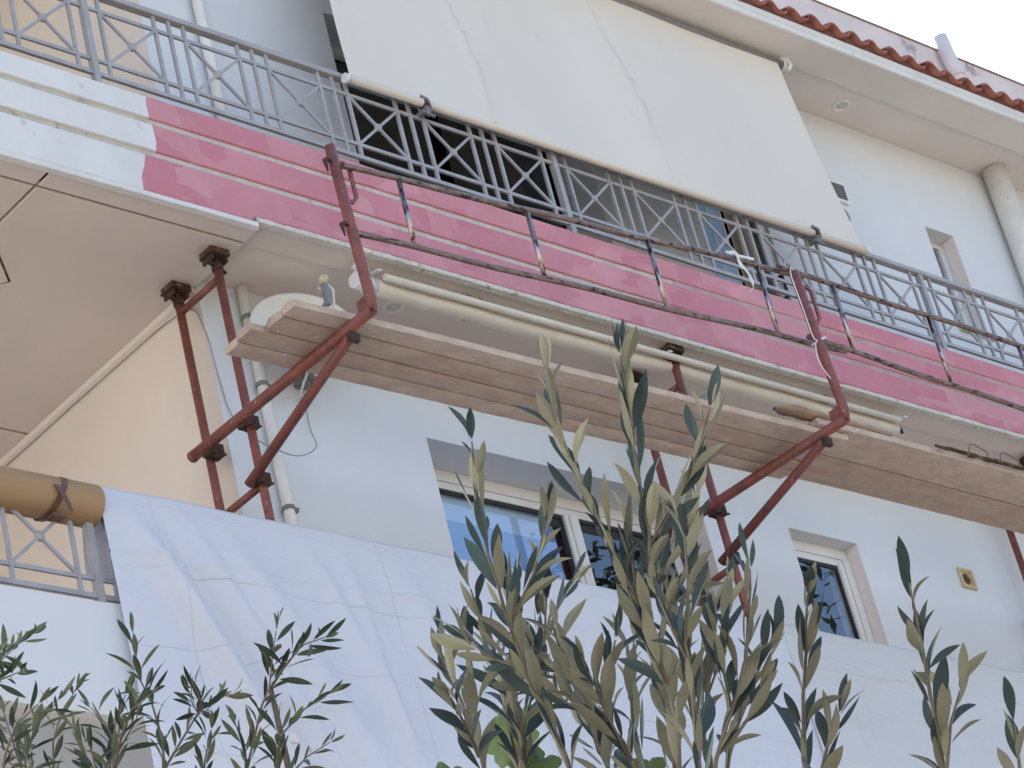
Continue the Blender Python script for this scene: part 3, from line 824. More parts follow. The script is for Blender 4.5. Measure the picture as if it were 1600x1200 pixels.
# ================================================================== SCAFFOLDING
def frame(label, x, yo, yi, ztop, lower_rungs):
    t = thing('prop_stand', label, 'scaffold prop', (x, (yo + yi) / 2, 7.66), 'red prop frames braced between the balconies')
    zb = 7.66
    for y in (yo, yi):
        g = MB(); g.tube([(x, y, zb + .02), (x, y, ztop - .10)], .0245, 14); obj('post', g, M_red, t)
        g = MB(); g.tube([(x, y, ztop - .10), (x, y, ztop - .035)], .017, 10); sc = obj('jack_screw', g, M_rust, t)
        g = MB(); g.box(x - .062, x + .066, y - .05, y + .055, ztop - .040, ztop - .003); obj('head_pad', g, M_rot, t)
        g = MB(); g.box(x - .075, x + .055, y - .06, y + .05, ztop - .050, ztop - .0405); g.box(x - .06, x - .05, y - .045, y + .045, ztop - .085, ztop - .051); g.box(x + .035, x + .045, y - .045, y + .045, ztop - .085, ztop - .051); obj('head_plate', g, M_rust, t)
        g = MB(); g.flat([(x - .085, y - .03, ztop - .105), (x, y, ztop - .10), (x + .08, y + .035, ztop - .098)], .022, .014); g.tube([(x, y, ztop - .125), (x, y, ztop - .085)], .032, 12); obj('wing_nut', g, M_rust, t)
        g = MB(); g.box(x - .06, x + .06, y - .06, y + .06, zb + .003, zb + .02); obj('base_plate', g, M_rust, t)
    for z in lower_rungs:
        g = MB(); g.tube([(x, yo + .02, z), (x, yi - .02, z)], .021, 12); obj('rung', g, M_red, t)
    return t


frame('leftmost red prop frame, beside the satellite dish under the white loggia ceiling', 9.262, 10.045, 10.405, 10.577, (10.405, 9.115, 8.3))
frame('middle red prop frame, half hidden by the olive leaves', 12.60, 9.855, 10.19, 10.622, (10.36, 9.10, 8.3))
frame('rightmost red prop frame, at the right edge of the photo', 16.20, 9.93, 10.28, 10.622, (10.36, 9.1, 8.3))


def coupler(mb, x, y, z, s=1):
    mb.box(x + .002, x + .062 * s, y - .036, y + .036, z - .05, z - .004)
    mb.tube([(x + .07, y - .045, z - .028), (x + .07, y + .055, z - .028)], .008, 6)
    mb.tube([(x + .03, y - .02, z - .06), (x + .085, y - .06, z - .066)], .007, 6)
    mb.box(x + .045, x + .098, y - .034, y + .034, z - .055, z + .015)


def bracket(label, x, yo, yi, ye, za0, za1, ztop, ytop, zb, hooks, loop):
    t = thing('scaffold_bracket', label, 'scaffold bracket', (x, yo, za0), 'red cantilever brackets clamped to the prop frames')
    zl = lambda y: za0 + (za1 - za0) * (y - yi) / (ye - yi)
    g = MB(); g.tube([(x, yi, za0), (x, yo, zl(yo)), (x, ye, za1)], .031, 16); g.tube([(x, yi - .0005, za0), (x, yi - .03, za0)], .033, 16); obj('arm', g, M_red, t)
    g = MB(); g.tube([(x, ye + .012, za1), (x, ye - .004, za1 + .05), (x, (ye + ytop) / 2, (za1 + ztop) / 2), (x, ytop, ztop)], .029, 16); obj('guard_post', g, M_red, t)
    g = MB(); g.box(x - .006, x + .006, ye - .02, ye + .1, za1 - .02, za1 + .10); obj('gusset', g, M_red, t)
    ybr = ye + .20
    g = MB(); g.tube([(x, yo + .035, zb), (x, ybr + .015, zl(ybr) - .052), (x, ybr - .015, zl(ybr) - .036)], .0275, 14); br = obj('brace', g, M_red, t)
    g = MB(); g.flat([(x - .03, ybr - .02, zl(ybr) - .06), (x + .034, ybr - .02, zl(ybr) - .06)], .03, .05); obj('brace_lug', g, M_rust, t)
    for (yy, zz_) in ((yo, zl(yo)), (yi - .12 if abs(yi - yo) > .3 else yi, za0 - .002), (yo, zb + .035)):
        g = MB(); coupler(g, x, yy, zz_); obj('coupler', g, M_rust, t)
    for z in hooks:
        g = MB(); f = (z - za1) / (ztop - za1); y = ye + (ytop - ye) * f
        g.tube([(x, y, z), (x - .055, y - .01, z + .012), (x - .075, y - .012, z - .005), (x - .07, y - .012, z - .075)], [.009, .012, .014, .004], 7); obj('hook', g, M_rust, t)
    if loop:
        g = MB(); z = ztop - .10
        g.flat([(x, ytop, z), (x + .055, ytop - .012, z), (x + .085, ytop - .015, z - .02), (x + .088, ytop - .015, z - .21), (x + .06, ytop - .012, z - .245), (x, ytop - .003, z - .245)], .022, .013, (0, 1, 0)); obj('gate_loop', g, M_red, t)
    return t


bracket('red cantilever bracket on the leftmost prop frame, carrying the left plank ends', 9.20, 10.045, 10.475, 8.925, 9.512, 9.484, 10.515, 8.955, 9.122, (10.40, 9.99), True)
bracket('red cantilever bracket on the middle prop frame, in front of the lower window', 12.54, 9.855, 10.28, 8.735, 9.51, 9.445, 10.475, 8.772, 9.135, (), True)
bracket('red cantilever bracket at the right edge of the photo', 16.14, 9.93, 10.35, 8.80, 9.51, 9.46, 10.48, 8.82, 9.13, (), True)


# planks: slightly warped boards with worn ends
def plank(label, x0, x1, y0a, y0b, y1a, y1b, z, th, m, seed, end0=None, end1=None):
    rng = random.Random(seed); nx = int((x1 - x0) / .06); mb = MB()
    ny = 3
    def e(u, t):       # x with ragged ends
        xa = x0 + (end0(t) if end0 else 0) + .012 * mnoise.noise(Vector((t * 9, seed, 0)))
        xb = x1 + (end1(t) if end1 else 0) + .012 * mnoise.noise(Vector((t * 9, seed, 5)))
        return xa + (xb - xa) * u
    rows = []
    for i in range(nx + 1):
        u = i / nx; sec = []
        for top in (0, 1):
            for j in range(ny + 1):
                t = j / ny if not top else 1 - j / ny
                x = e(u, t)
                ya = y0a + (y0b - y0a) * u; yb = y1a + (y1b - y1a) * u
                w1 = .004 * mnoise.noise(Vector((x * 2.5, seed, 1))) + .003 * mnoise.noise(Vector((x * 14, seed, 2)))
                y = ya + (yb - ya) * t + w1 * (1 if t < .5 else -.7)
                zz = z + .006 * mnoise.noise(Vector((x * .9, seed, t))) + (th if top else 0) + .002 * mnoise.noise(Vector((x * 9, t * 5, seed + top)))
                if t in (0, 1): zz += .003 * (-1 if top else 1)
                sec.append((x, y, zz))
        rows.append(sec)
    m_ = len(rows[0])
    mb.v = [p for s in rows for p in s]
    for i in range(nx):
        for k in range(m_):
            mb.f.append((i * m_ + k, i * m_ + (k + 1) % m_, (i + 1) * m_ + (k + 1) % m_, (i + 1) * m_ + k)); mb.sm.append(False)
    mb.f.append(tuple(range(m_))[::-1]); mb.sm.append(False)
    mb.f.append(tuple(nx * m_ + k for k in range(m_))); mb.sm.append(False)
    o = obj('scaffold_plank', mb, m, None, (x0, y0a, z))
    tag(o, label, 'plank', 'scaffold planks on the red brackets')
    return o


ragged = lambda t: .03 * math.sin(t * 17) + .03 * t
plank('outermost left scaffold plank, pale edge up, with chewed left end', 8.84, 12.88, 9.095, 9.005, 9.194, 9.143, 9.522, .046, M_wood2, 1, ragged)
plank('second left scaffold plank from the outside, chewed left end beside the dish', 8.845, 12.80, 9.203, 9.152, 9.332, 9.278, 9.520, .046, M_wood, 2, ragged)
plank('third left scaffold plank, reaching further left than the outer two', 8.755, 12.80, 9.345, 9.291, 9.466, 9.380, 9.518, .046, M_wood, 3)
plank('left scaffold plank nearest the wall', 8.775, 12.79, 9.475, 9.390, 9.588, 9.49, 9.519, .045, M_wood2, 4)
plank('outer right scaffold plank, lapped over the left planks', 12.62, 17.4, 8.985, 8.93, 9.235, 9.252, 9.574, .045, M_wood2, 5)
plank('inner right scaffold plank, nearest the wall', 12.70, 17.4, 9.246, 9.264, 9.51, 9.49, 9.573, .045, M_wood, 6)
g = MB(); g.grid(lambda u, v: (12.30 + 1.0 * u, 9.02 + .055 * math.sin(v * 2 * math.pi) * min(1, 8 * u + .25) * (1 - .3 * u), 9.622 + .05 * (1 - math.cos(v * 2 * math.pi)) / 2 * min(1, 6 * u + .3) + .004 * math.sin(u * 40)), 24, 10)
tag(obj('timber_offcut', g, M_wood_edge, None, (12.3, 9.02, 9.62)), 'short brown split timber offcut lying on the planks by the middle bracket', 'timber')
g = MB(); g.grid(lambda u, v: (13.62 + 1.5 * u, 8.935 + (.008 + .009 * min(1, 5 * u)) * math.cos(v * 2 * math.pi) + .016 * mnoise.noise(Vector((u * 14, v * 3, 0))), 9.606 + .011 * math.sin(v * 2 * math.pi) * max(.15, .7 + .9 * mnoise.noise(Vector((u * 11, 1, 0))))), 40, 8)
tag(obj('bark_strip', g, M_rot, None, (13.62, 8.93, 9.6)), 'dark rotten strip of bark on the edge of the right plank', 'bark')
for cx, lb in ((14.05, 'left of two thin loops of tie wire sticking up from the right plank edge'), (14.35, 'right of two thin loops of tie wire sticking up from the right plank edge')):
    g = MB(); g.tube([(cx + .09 * math.cos(a) - .02, 8.93, 9.635 + .05 * math.sin(a) + .01 * math.cos(3 * a)) for a in [math.pi * k / 9 for k in range(-1, 11)]], .0025, 5)
    tag(obj('tie_wire', g, M_rust, None, (cx, 8.93, 9.63)), lb, 'wire', 'loops of tie wire')


# guard rails
def guard(label, P0, P1, Q0, Q1, stiles):
    t = thing('guard_rail', label, 'guard rail', P0, 'worn steel guard rails on the scaffold')
    P0, P1, Q0, Q1 = map(Vector, (P0, P1, Q0, Q1))
    for a, b in ((P0, P1), (Q0, Q1)):
        g = MB(); n = 20
        g.tube([a.lerp(b, i / n) + Vector((0, 0, .006 * math.sin(i * .9) - .02 * math.sin(math.pi * i / n) * 0)) for i in range(n + 1)], .0165, 10); obj('rail', g, M_dark_steel, t)
    for x in stiles:
        fa, fb = (x - P0.x) / (P1.x - P0.x), (x - Q0.x) / (Q1.x - Q0.x)
        g = MB(); g.tube([P0.lerp(P1, fa), Q0.lerp(Q1, fb)], .0145, 10); obj('stile', g, M_steel, t)
    return t


guard('left guard rail of worn dark steel, from the left bracket post to the middle one', (9.22, 8.92, 10.375), (12.80, 8.90, 10.595), (9.20, 8.92, 9.945), (12.98, 8.90, 10.105), (9.605, 10.53, 11.47, 12.395))
guard('right guard rail of worn dark steel, from the middle bracket post to the photo edge', (12.50, 8.84, 10.545), (16.3, 8.84, 10.52), (12.58, 8.84, 10.075), (16.3, 8.84, 9.94), (12.98, 13.86, 14.74, 15.6))

# straps and cords
g = MB(); pts = [(12.16, 8.885, 10.60), (12.19, 8.87, 10.57), (12.20, 8.868, 10.50), (12.245, 8.865, 10.44), (12.25, 8.867, 10.36), (12.20, 8.865, 10.31)]
sp = smooth_line(pts)
def ribbon(u, v):
    f = v * (len(sp) - 1); i = min(int(f), len(sp) - 2); p = sp[i].lerp(sp[i + 1], f - i)
    w = .034 * (.35 + .65 * math.sin(math.pi * min(1, v * 1.15 + .1))) * (1 + .25 * math.sin(13 * v)); a = 2.6 * v + .5 * math.sin(7 * v)
    return p + Vector((.75, -.62 + .5 * math.sin(a), .2 * math.cos(a))) * (u - .5) * w + Vector((0, .004 * math.sin(u * 9 + v * 20), 0))
g.grid(ribbon, 4, 40); g.flat([(12.12, 8.885, 10.582), (12.22, 8.883, 10.580), (12.36, 8.884, 10.592)], .018, .004, (0, 1, 0))
tag(obj('plastic_strip', g, M_whitecord, None, (12.16, 8.88, 10.6)), 'torn white plastic strip fluttering from the guard rail left of the middle post', 'plastic strip')
g = MB(); g.tube(smooth_line([(12.53, 8.76, 10.47), (12.48, 8.735, 10.47), (12.455, 8.735, 10.40), (12.465, 8.735, 10.20), (12.475, 8.735, 9.99), (12.50, 8.735, 9.965), (12.475, 8.735, 9.93), (12.455, 8.735, 9.82), (12.49, 8.735, 9.74), (12.53, 8.735, 9.69)]), .0036, 6)
g.tube([(12.56 + .042 * math.cos(a), 8.765 + .042 * math.sin(a), 9.99 + .02 * math.cos(a)) for a in [2 * math.pi * k / 16 for k in range(17)]], .007, 6)
tag(obj('hanging_cord', g, M_whitecord, None, (12.5, 8.74, 10.4)), 'white cord hanging down the middle bracket post', 'cord')

# ================================================================== SHEETS, CARDBOARD
PROF = [(9.93, 8.30), (9.90, 8.52), (9.868, 8.66), (9.84, 8.699), (9.80, 8.708), (9.765, 8.70), (9.742, 8.675), (9.730, 8.60), (9.722, 8.40), (9.715, 8.1), (9.705, 7.7), (9.70, 7.3), (9.69, 6.9), (9.685, 6.4)]
def prof(v):
    f = v * (len(PROF) - 1); i = min(int(f), len(PROF) - 2); q = f - i
    return tuple(a + (b - a) * q for a, b in zip(PROF[i], PROF[i + 1]))
def sheet(x0, x1, folds, seed, lean, nu):
    def fn(u, v):
        y, z = prof(v); x = x0 + (x1 - x0) * u
        h = max(0, 8.66 - z)
        x += lean * h * (1 - u)
        k = min(1, h * 3)
        for (cx, sl_, wd, am) in folds:
            d = (x - cx - sl_ * h) / wd
            y -= am * math.exp(-d * d) * k * min(1, .4 + h)
        y -= .022 * k * mnoise.noise(Vector((x * 1.7, z * .8, seed))) + .009 * k * mnoise.noise(Vector((x * 7, z * 2.2, seed))) + .004 * k * mnoise.noise(Vector((x * 15, z * 12, seed)))
        for zc, s_ in ((8.33, .05), (7.62, -.03), (7.30, .06), (7.05, -.02)):       # creases from packing folds
            d = (z - zc - s_ * (x - 9) * .3 - .02 * mnoise.noise(Vector((x * 2, zc, 0)))) / .009
            y -= .018 * math.exp(-d * d) * max(.2, .6 + mnoise.noise(Vector((x * 1.3, zc * 3, 2))))
        if v < .25: z += .012 * mnoise.noise(Vector((x * 2.2, 0, seed)))
        else: z += .010 * mnoise.noise(Vector((x * 2.2, 0, seed))) * max(0, 1 - h * 2)
        return (x, y, z)
    return MB().grid(fn, nu, 250)
tag(obj('plastic_sheet', sheet(7.935, 12.75, [(8.05, .46, .07, .085), (8.23, .50, .05, -.05), (8.40, .48, .045, .03), (8.62, .5, .12, .05), (9.15, .35, .06, .035), (9.40, .1, .05, .03), (9.75, .28, .10, .05), (10.3, .15, .12, .045), (10.9, -.1, .09, .018), (11.6, .12, .1, .02), (12.2, 0, .1, .02)], 3, .012, 330), M_tarp, None, (10.3, 9.7, 8.66)),
    'white woven plastic sheet hanging over the lower balcony railing', 'plastic sheet')
tag(obj('clear_film', sheet(12.70, 17.2, [(13.0, .1, .06, .02), (13.25, -.1, .04, .025), (13.6, .15, .05, .02), (13.95, 0, .04, .02), (14.3, .1, .05, .02), (14.8, -.1, .05, .02), (15.4, 0, .06, .02)], 9, 0, 260), M_film, None, (15, 9.7, 8.66)),
    'clear plastic film hanging over the lower balcony railing right of the white sheet', 'plastic film')

ct = thing('cardboard_roll', 'brown cardboard sleeve wrapped round the lower railing left of the white sheet', 'cardboard roll', (7.2, 9.80, 8.585))
g = MB()
def card(u, v):
    a = 2 * math.pi * 1.12 * v + 1.9; r = .108 - .012 * v
    return (5.6 + (7.935 - 5.6) * u, 9.80 + r * math.cos(a) * 1.02, 8.59 + r * math.sin(a) + .003 * mnoise.noise(Vector((u * 6, v * 3, 0))))
g.grid(card, 30, 44)
g.grid(lambda u, v: (lambda p: (p[0], p[1] + (9.80 - p[1]) * .035, p[2] + (8.59 - p[2]) * .035))(card(u, v)), 30, 44)
g.grid(lambda u, v: (lambda p: (p[0], p[1] + (9.80 - p[1]) * .035 * v, p[2] + (8.59 - p[2]) * .035 * v))(card(1, u)), 44, 1, False)
obj('sleeve', g, M_card, ct)
for x, lean in ((7.70, .05), (6.5, .03)):
    g = MB()
    g.grid(lambda u, v: (x + lean * math.sin(2 * math.pi * v) + .035 * (u - .5), 9.80 + .1125 * math.cos(2 * math.pi * v), 8.59 + .1125 * math.sin(2 * math.pi * v)), 1, 40)
    g.grid(lambda u, v: (x - .045 + .06 * v + .03 * (u - .5), 9.80 - .115 - .012 * math.sin(3 * v), 8.60 - .14 * v), 1, 8)
    g.box(x - .05, x + .02, 9.74, 9.79, 8.462, 8.478)
    obj('tape_band', g, M_tape, ct)

NEAR_SHOOTS = [
  [(2.019,1.864,3.105),(2.032,1.883,3.078),(2.045,1.902,3.049),(2.064,1.923,3.009),(2.08,1.934,2.985),(2.092,1.945,2.966),(2.107,1.956,2.944),(2.135,1.974,2.887),(2.154,1.979,2.864),(2.177,1.99,2.824),(2.193,2.001,2.794)],
  [(2.05,1.766,3.136),(2.063,1.785,3.093),(2.083,1.794,3.051),(2.101,1.803,3.013),(2.116,1.805,2.985),(2.132,1.811,2.95),(2.145,1.814,2.923),(2.154,1.814,2.904),(2.168,1.821,2.87),(2.183,1.833,2.823),(2.194,1.847,2.78),(2.2,1.869,2.732)],
  [(2.084,1.694,3.123),(2.093,1.705,3.107),(2.103,1.715,3.09),(2.116,1.735,3.056),(2.132,1.755,3.018),(2.142,1.766,2.996),(2.153,1.778,2.973),(2.164,1.802,2.933),(2.167,1.821,2.912)],
  [(2.112,1.704,2.937),(2.116,1.705,2.92),(2.123,1.722,2.879),(2.124,1.735,2.851),(2.124,1.749,2.822),(2.128,1.752,2.801),(2.137,1.777,2.739),(2.143,1.794,2.69)],
  [(2.281,1.765,2.944),(2.281,1.772,2.924),(2.28,1.786,2.895),(2.281,1.803,2.858),(2.276,1.823,2.827),(2.268,1.843,2.798),(2.262,1.864,2.768),(2.259,1.879,2.736)],
  [(2.328,1.738,2.906),(2.347,1.763,2.895),(2.368,1.79,2.876),(2.389,1.829,2.841),(2.411,1.859,2.814),(2.435,1.899,2.765)],
  [(2.204,1.525,2.786),(2.235,1.553,2.75),(2.26,1.575,2.734),(2.285,1.599,2.712),(2.312,1.622,2.686),(2.341,1.656,2.64)],
  [(2.189,2.141,3.053),(2.184,2.14,3.02),(2.188,2.134,2.979),(2.192,2.13,2.936),(2.192,2.124,2.9),(2.194,2.127,2.846)],
  [(2.137,1.973,3.02),(2.156,1.992,3.001),(2.176,2.01,2.981),(2.194,2.042,2.942),(2.216,2.049,2.935)],
  [(2.2,1.983,3.008),(2.215,2.007,2.99),(2.228,2.032,2.975),(2.242,2.056,2.96),(2.265,2.08,2.929)],
  [(2.25,1.985,3.037),(2.23,2.003,3.007),(2.225,2.0,2.981),(2.223,1.994,2.955),(2.228,1.989,2.916),(2.232,1.981,2.88),(2.231,1.97,2.86),(2.235,1.958,2.83),(2.247,1.955,2.77)],
  [(2.2,1.901,2.918),(2.201,1.919,2.897),(2.202,1.936,2.875),(2.209,1.951,2.847)],
  [(2.35,2.004,2.994),(2.337,2.013,2.949),(2.328,2.017,2.902),(2.323,2.016,2.854),(2.316,2.017,2.807)],
  [(2.409,1.805,2.809),(2.406,1.83,2.785),(2.405,1.862,2.744)],
  [(2.256,1.863,2.981),(2.263,1.869,2.942),(2.27,1.878,2.894),(2.272,1.884,2.859),(2.278,1.893,2.811)],
  [(2.155,2.045,3.049),(2.18,2.064,3.027),(2.212,2.085,2.991),(2.242,2.105,2.958),(2.266,2.131,2.926),(2.289,2.166,2.875)],
  [(2.418,1.871,2.935),(2.404,1.897,2.899),(2.393,1.917,2.869),(2.382,1.943,2.826),(2.375,1.96,2.787)],
  [(2.408,2.029,3.007),(2.399,2.025,2.947),(2.388,2.021,2.888),(2.375,2.021,2.824)],
  [(2.419,1.605,2.703),(2.424,1.618,2.666),(2.427,1.63,2.63)],
  [(2.345,1.605,2.729),(2.328,1.616,2.696),(2.315,1.628,2.651),(2.302,1.629,2.623)],
  [(2.353,2.107,2.978),(2.358,2.106,2.934),(2.365,2.103,2.885),(2.362,2.101,2.852)],
  [(2.076,2.035,2.9),(2.131,2.076,2.89),(2.181,2.117,2.885)],
  [(2.323,1.86,2.947),(2.31,1.869,2.903),(2.296,1.881,2.853),(2.283,1.892,2.804)],
]
FAR_SHOOTS = [
  [(4.003,4.878,4.747),(4.02,4.905,4.653),(4.045,4.906,4.588),(4.068,4.92,4.503),(4.079,4.958,4.389)],
  [(4.107,4.51,4.583),(4.122,4.559,4.538),(4.139,4.606,4.491),(4.145,4.646,4.472),(4.149,4.736,4.369),(4.161,4.787,4.318)],
  [(4.102,4.354,4.484),(4.117,4.45,4.516),(4.145,4.556,4.514),(4.181,4.649,4.519)],
  [(4.356,4.984,4.695),(4.292,4.979,4.671),(4.236,4.982,4.623),(4.183,4.993,4.553),(4.13,5.004,4.482)],
  [(4.213,4.502,4.433),(4.179,4.551,4.416),(4.148,4.612,4.375),(4.158,4.674,4.264)],
  [(4.312,4.635,4.391),(4.251,4.654,4.356),(4.199,4.671,4.307),(4.163,4.671,4.263)],
  [(4.119,5.261,4.823),(4.056,5.26,4.737),(4.008,5.245,4.654),(3.984,5.242,4.513)],
  [(3.985,5.054,4.645),(3.995,5.023,4.59),(3.991,5.004,4.531),(3.986,5.022,4.409)],
  [(3.859,5.059,4.823),(3.788,5.037,4.77),(3.72,5.01,4.723),(3.637,5.001,4.661)],
  [(3.787,4.987,4.594),(3.762,5.049,4.568),(3.761,5.105,4.519),(3.773,5.161,4.451)],
  [(4.226,4.843,4.535),(4.203,4.802,4.434),(4.167,4.782,4.316)],
  [(4.017,4.961,4.636),(4.013,5.01,4.586),(4.02,5.061,4.513),(4.032,5.101,4.452)],
  [(3.963,5.11,4.629),(3.927,5.033,4.521),(3.895,4.973,4.376)],
  [(3.798,5.094,4.551),(3.773,5.028,4.452),(3.735,4.969,4.357)],
  [(3.652,4.859,4.591),(3.68,4.97,4.632),(3.695,5.093,4.667)],
  [(3.978,4.674,4.519),(4.065,4.754,4.507),(4.116,4.841,4.537)],
  [(3.877,4.702,4.488),(3.877,4.778,4.486),(3.897,4.851,4.46),(3.922,4.926,4.421)],
  [(3.839,5.192,4.686),(3.798,5.118,4.563),(3.763,5.046,4.427)],
  [(4.125,4.812,4.486),(4.132,4.864,4.431),(4.149,4.908,4.374)],
  [(3.949,5.126,4.693),(3.906,5.155,4.644),(3.878,5.185,4.572),(3.873,5.206,4.483)],
  [(3.809,4.857,4.429),(3.857,4.91,4.405),(3.904,4.967,4.374)],
]
LOBED = [((2.598,2.46,3.14),.105),((2.633,2.458,3.09),.07),((2.609,2.603,3.135),.07),((2.728,2.371,3.045),.075),((2.779,2.457,3.075),.06),((2.684,2.524,3.14),.06)]

# ================================================================== OLIVE TREES
def leaf_mesh(name, m, L, W, arch, fold, twist, seed):
    """one leaf along +Y from its stalk, upper face +Z"""
    rng = random.Random(seed); mb = MB(); n = 7
    sec = []
    for i in range(n + 1):
        t = i / n
        w = W * .5 * (math.sin(math.pi * min(1, t ** 1.15)) ** .8 if 0 < t < 1 else 0)
        w = max(w, .0006)
        y = L * (.06 + .94 * t); z = -arch * L * t * t
        tw = twist * t
        for s in (-1, 0, 1):
            x = s * w; dz = fold * abs(s) * w
            sec.append((x * math.cos(tw) - dz * math.sin(tw), y, z + x * math.sin(tw) + dz * math.cos(tw)))
    fs = []
    for i in range(n):
        for k in (0, 1): fs.append((i * 3 + k, i * 3 + k + 1, i * 3 + 4 + k, i * 3 + 3 + k))
    mb.add(sec, fs, False)
    mb.tube([(0, 0, 0), (0, L * .07, -arch * L * .01)], .0009, 4, False)
    me = mb.mesh(name); me.materials.append(m)
    return me


def leaf_rot(d, roll_ref, roll):
    d = d.normalized(); x = d.cross(roll_ref)
    if x.length < 1e-3: x = d.orthogonal()
    x.normalize(); z = x.cross(d)
    M = Matrix((x, d, z)).transposed()
    return M.to_quaternion() @ Euler((0, roll, 0)).to_quaternion()


def resample(pl, step):
    out = []; pts = [Vector(p) for p in pl]; acc = 0; nxt = 0
    for a, b in zip(pts, pts[1:]):
        L = (b - a).length
        while nxt <= acc + L:
            t = (nxt - acc) / L
            out.append((a.lerp(b, t), (b - a).normalized())); nxt += step
        acc += L
    return out


def olive(t, shoots, leaf_mat, Ls, step, rad, limbs, trunk, seed, spread, bare=.0, Wr=(.25, .32), side_p=.0):
    rng = random.Random(seed)
    variants = [leaf_mesh('leaf', leaf_mat, 1.0, rng.uniform(*Wr), rng.uniform(-.28, .38), rng.uniform(.15, .7), rng.uniform(-.9, .9), seed + i) for i in range(12)]
    for i, pl in enumerate(shoots):
        g = MB(); n = len(pl)
        g.tube(pl, [rad * (.35 + .65 * k / (n - 1)) for k in range(n)], 7); obj('shoot', g, M_twig, t)
    for pl, r0, r1 in limbs:
        g = MB(); n = len(pl)
        g.tube(pl, [r0 + (r1 - r0) * k / (n - 1) for k in range(n)], 9); obj('limb', g, M_bark, t)
    g = MB(); pl, r0, r1 = trunk; n = len(pl)
    g.tube(pl, [r0 + (r1 - r0) * k / (n - 1) for k in range(n)], 14); obj('trunk', g, M_bark, t)
    leaves = []
    extra = []
    for pl in shoots:                                  # short side shoots on the older wood
        ns = resample(pl, .05)
        for j, (p, d) in enumerate(ns):
            if j < .5 * len(ns) or rng.random() > side_p: continue
            up = -d; sd = Vector((rng.uniform(-1, 1), rng.uniform(-1, 1), rng.uniform(-.2, .4))).normalized()
            q = (up + sd * rng.uniform(.45, .9)).normalized(); L = rng.uniform(.07, .16)
            mid = p + q * L * .55; tip = p + q * L * .9 + Vector((0, 0, L * .18))
            extra.append([tuple(tip), tuple(mid), tuple(p)])
            g = MB(); g.tube([tip, mid, p], [rad * .3, rad * .45, rad * .6], 6); obj('shoot', g, M_twig, t)
    for i, pl in enumerate(shoots + extra):
        ph = rng.uniform(0, 6.28)
        nodes = resample(pl, step)
        for k, (p, d) in enumerate(nodes):
            up = -d                              # shoots are listed tip first
            u = up.orthogonal().normalized(); w = up.cross(u)
            ang = ph + (k % 2) * math.pi / 2 + rng.uniform(-.4, .4)
            for s in (0, math.pi):
                if rng.random() < bare: continue
                side = u * math.cos(ang + s) + w * math.sin(ang + s)
                tip = 1 if k else 0
                a = rng.uniform(*spread) if tip else rng.uniform(.1, .3)
                dr = (up * math.cos(a) + side * math.sin(a) + Vector((0, 0, .12))).normalized()
                L = rng.uniform(*Ls) * (.7 if k == 0 else .88 if k < 4 else 1) * (1 if rng.random() > .12 else .6)
                leaves.append((p + side * rad * .6, dr, up, rng.uniform(-.9, .9), L))
            if k == 0:
                leaves.append((p, (up + Vector((rng.uniform(-.1, .1), rng.uniform(-.1, .1), 0))).normalized(), u, rng.uniform(0, 6), rng.uniform(*Ls) * .8))
    rng.shuffle(leaves)
    # those low behind the picture's bottom edge go to the joined rest first
    leaves.sort(key=lambda q: -q[0].z)
    for p, dr, ref, roll, L in leaves[:300]:
        inst('leaf', variants[rng.randrange(12)], t, p, leaf_rot(dr, ref, roll), scale=(L * rng.uniform(.85, 1.15), L, L))
    rest = leaves[300:]
    if rest:
        mb = MB()
        for p, dr, ref, roll, L in rest:
            me = variants[rng.randrange(12)]; q = leaf_rot(dr, ref, roll)
            mb.add([p + q @ (v.co * L) for v in me.vertices], [tuple(f.vertices) for f in me.polygons], True)
        obj('foliage', mb, leaf_mat, t)['kind'] = 'stuff'
    return len(leaves)


near = thing('olive_tree', 'near olive tree with broad grey-green leaves in front of the lower window', 'tree', (2.33, 2.05, .13))
B = Vector((2.30, 2.03, 2.15))
base = [pl[-1] for pl in NEAR_SHOOTS]
limbs = []
hubs = [Vector((2.17, 2.02, 2.55)), Vector((2.24, 1.93, 2.50)), Vector((2.38, 1.86, 2.52)), Vector((2.5, 1.72, 2.55))]
for h in hubs: limbs.append(([tuple(h), tuple(h.lerp(B, .5) + Vector((.02, .02, -.03))), tuple(B)], .011, .02))
for b in base:
    bv = Vector(b)
    if bv.z > 2.765: continue
    h = min(hubs, key=lambda q: (q.xy - bv.xy).length)
    limbs.append(([b, tuple(bv.lerp(h, .5) + Vector((0, .01, .01))), tuple(h)], .0042, .009))
nl = olive(near, NEAR_SHOOTS, M_leaf, (.040, .071), .0205, .0028, limbs, ([(2.30, 2.03, 2.15), (2.31, 2.04, 1.6), (2.29, 2.05, .9), (2.33, 2.06, .3), (2.33, 2.05, .10)], .022, .05), 5, (.14, .68), .14, (.195, .265), .48)

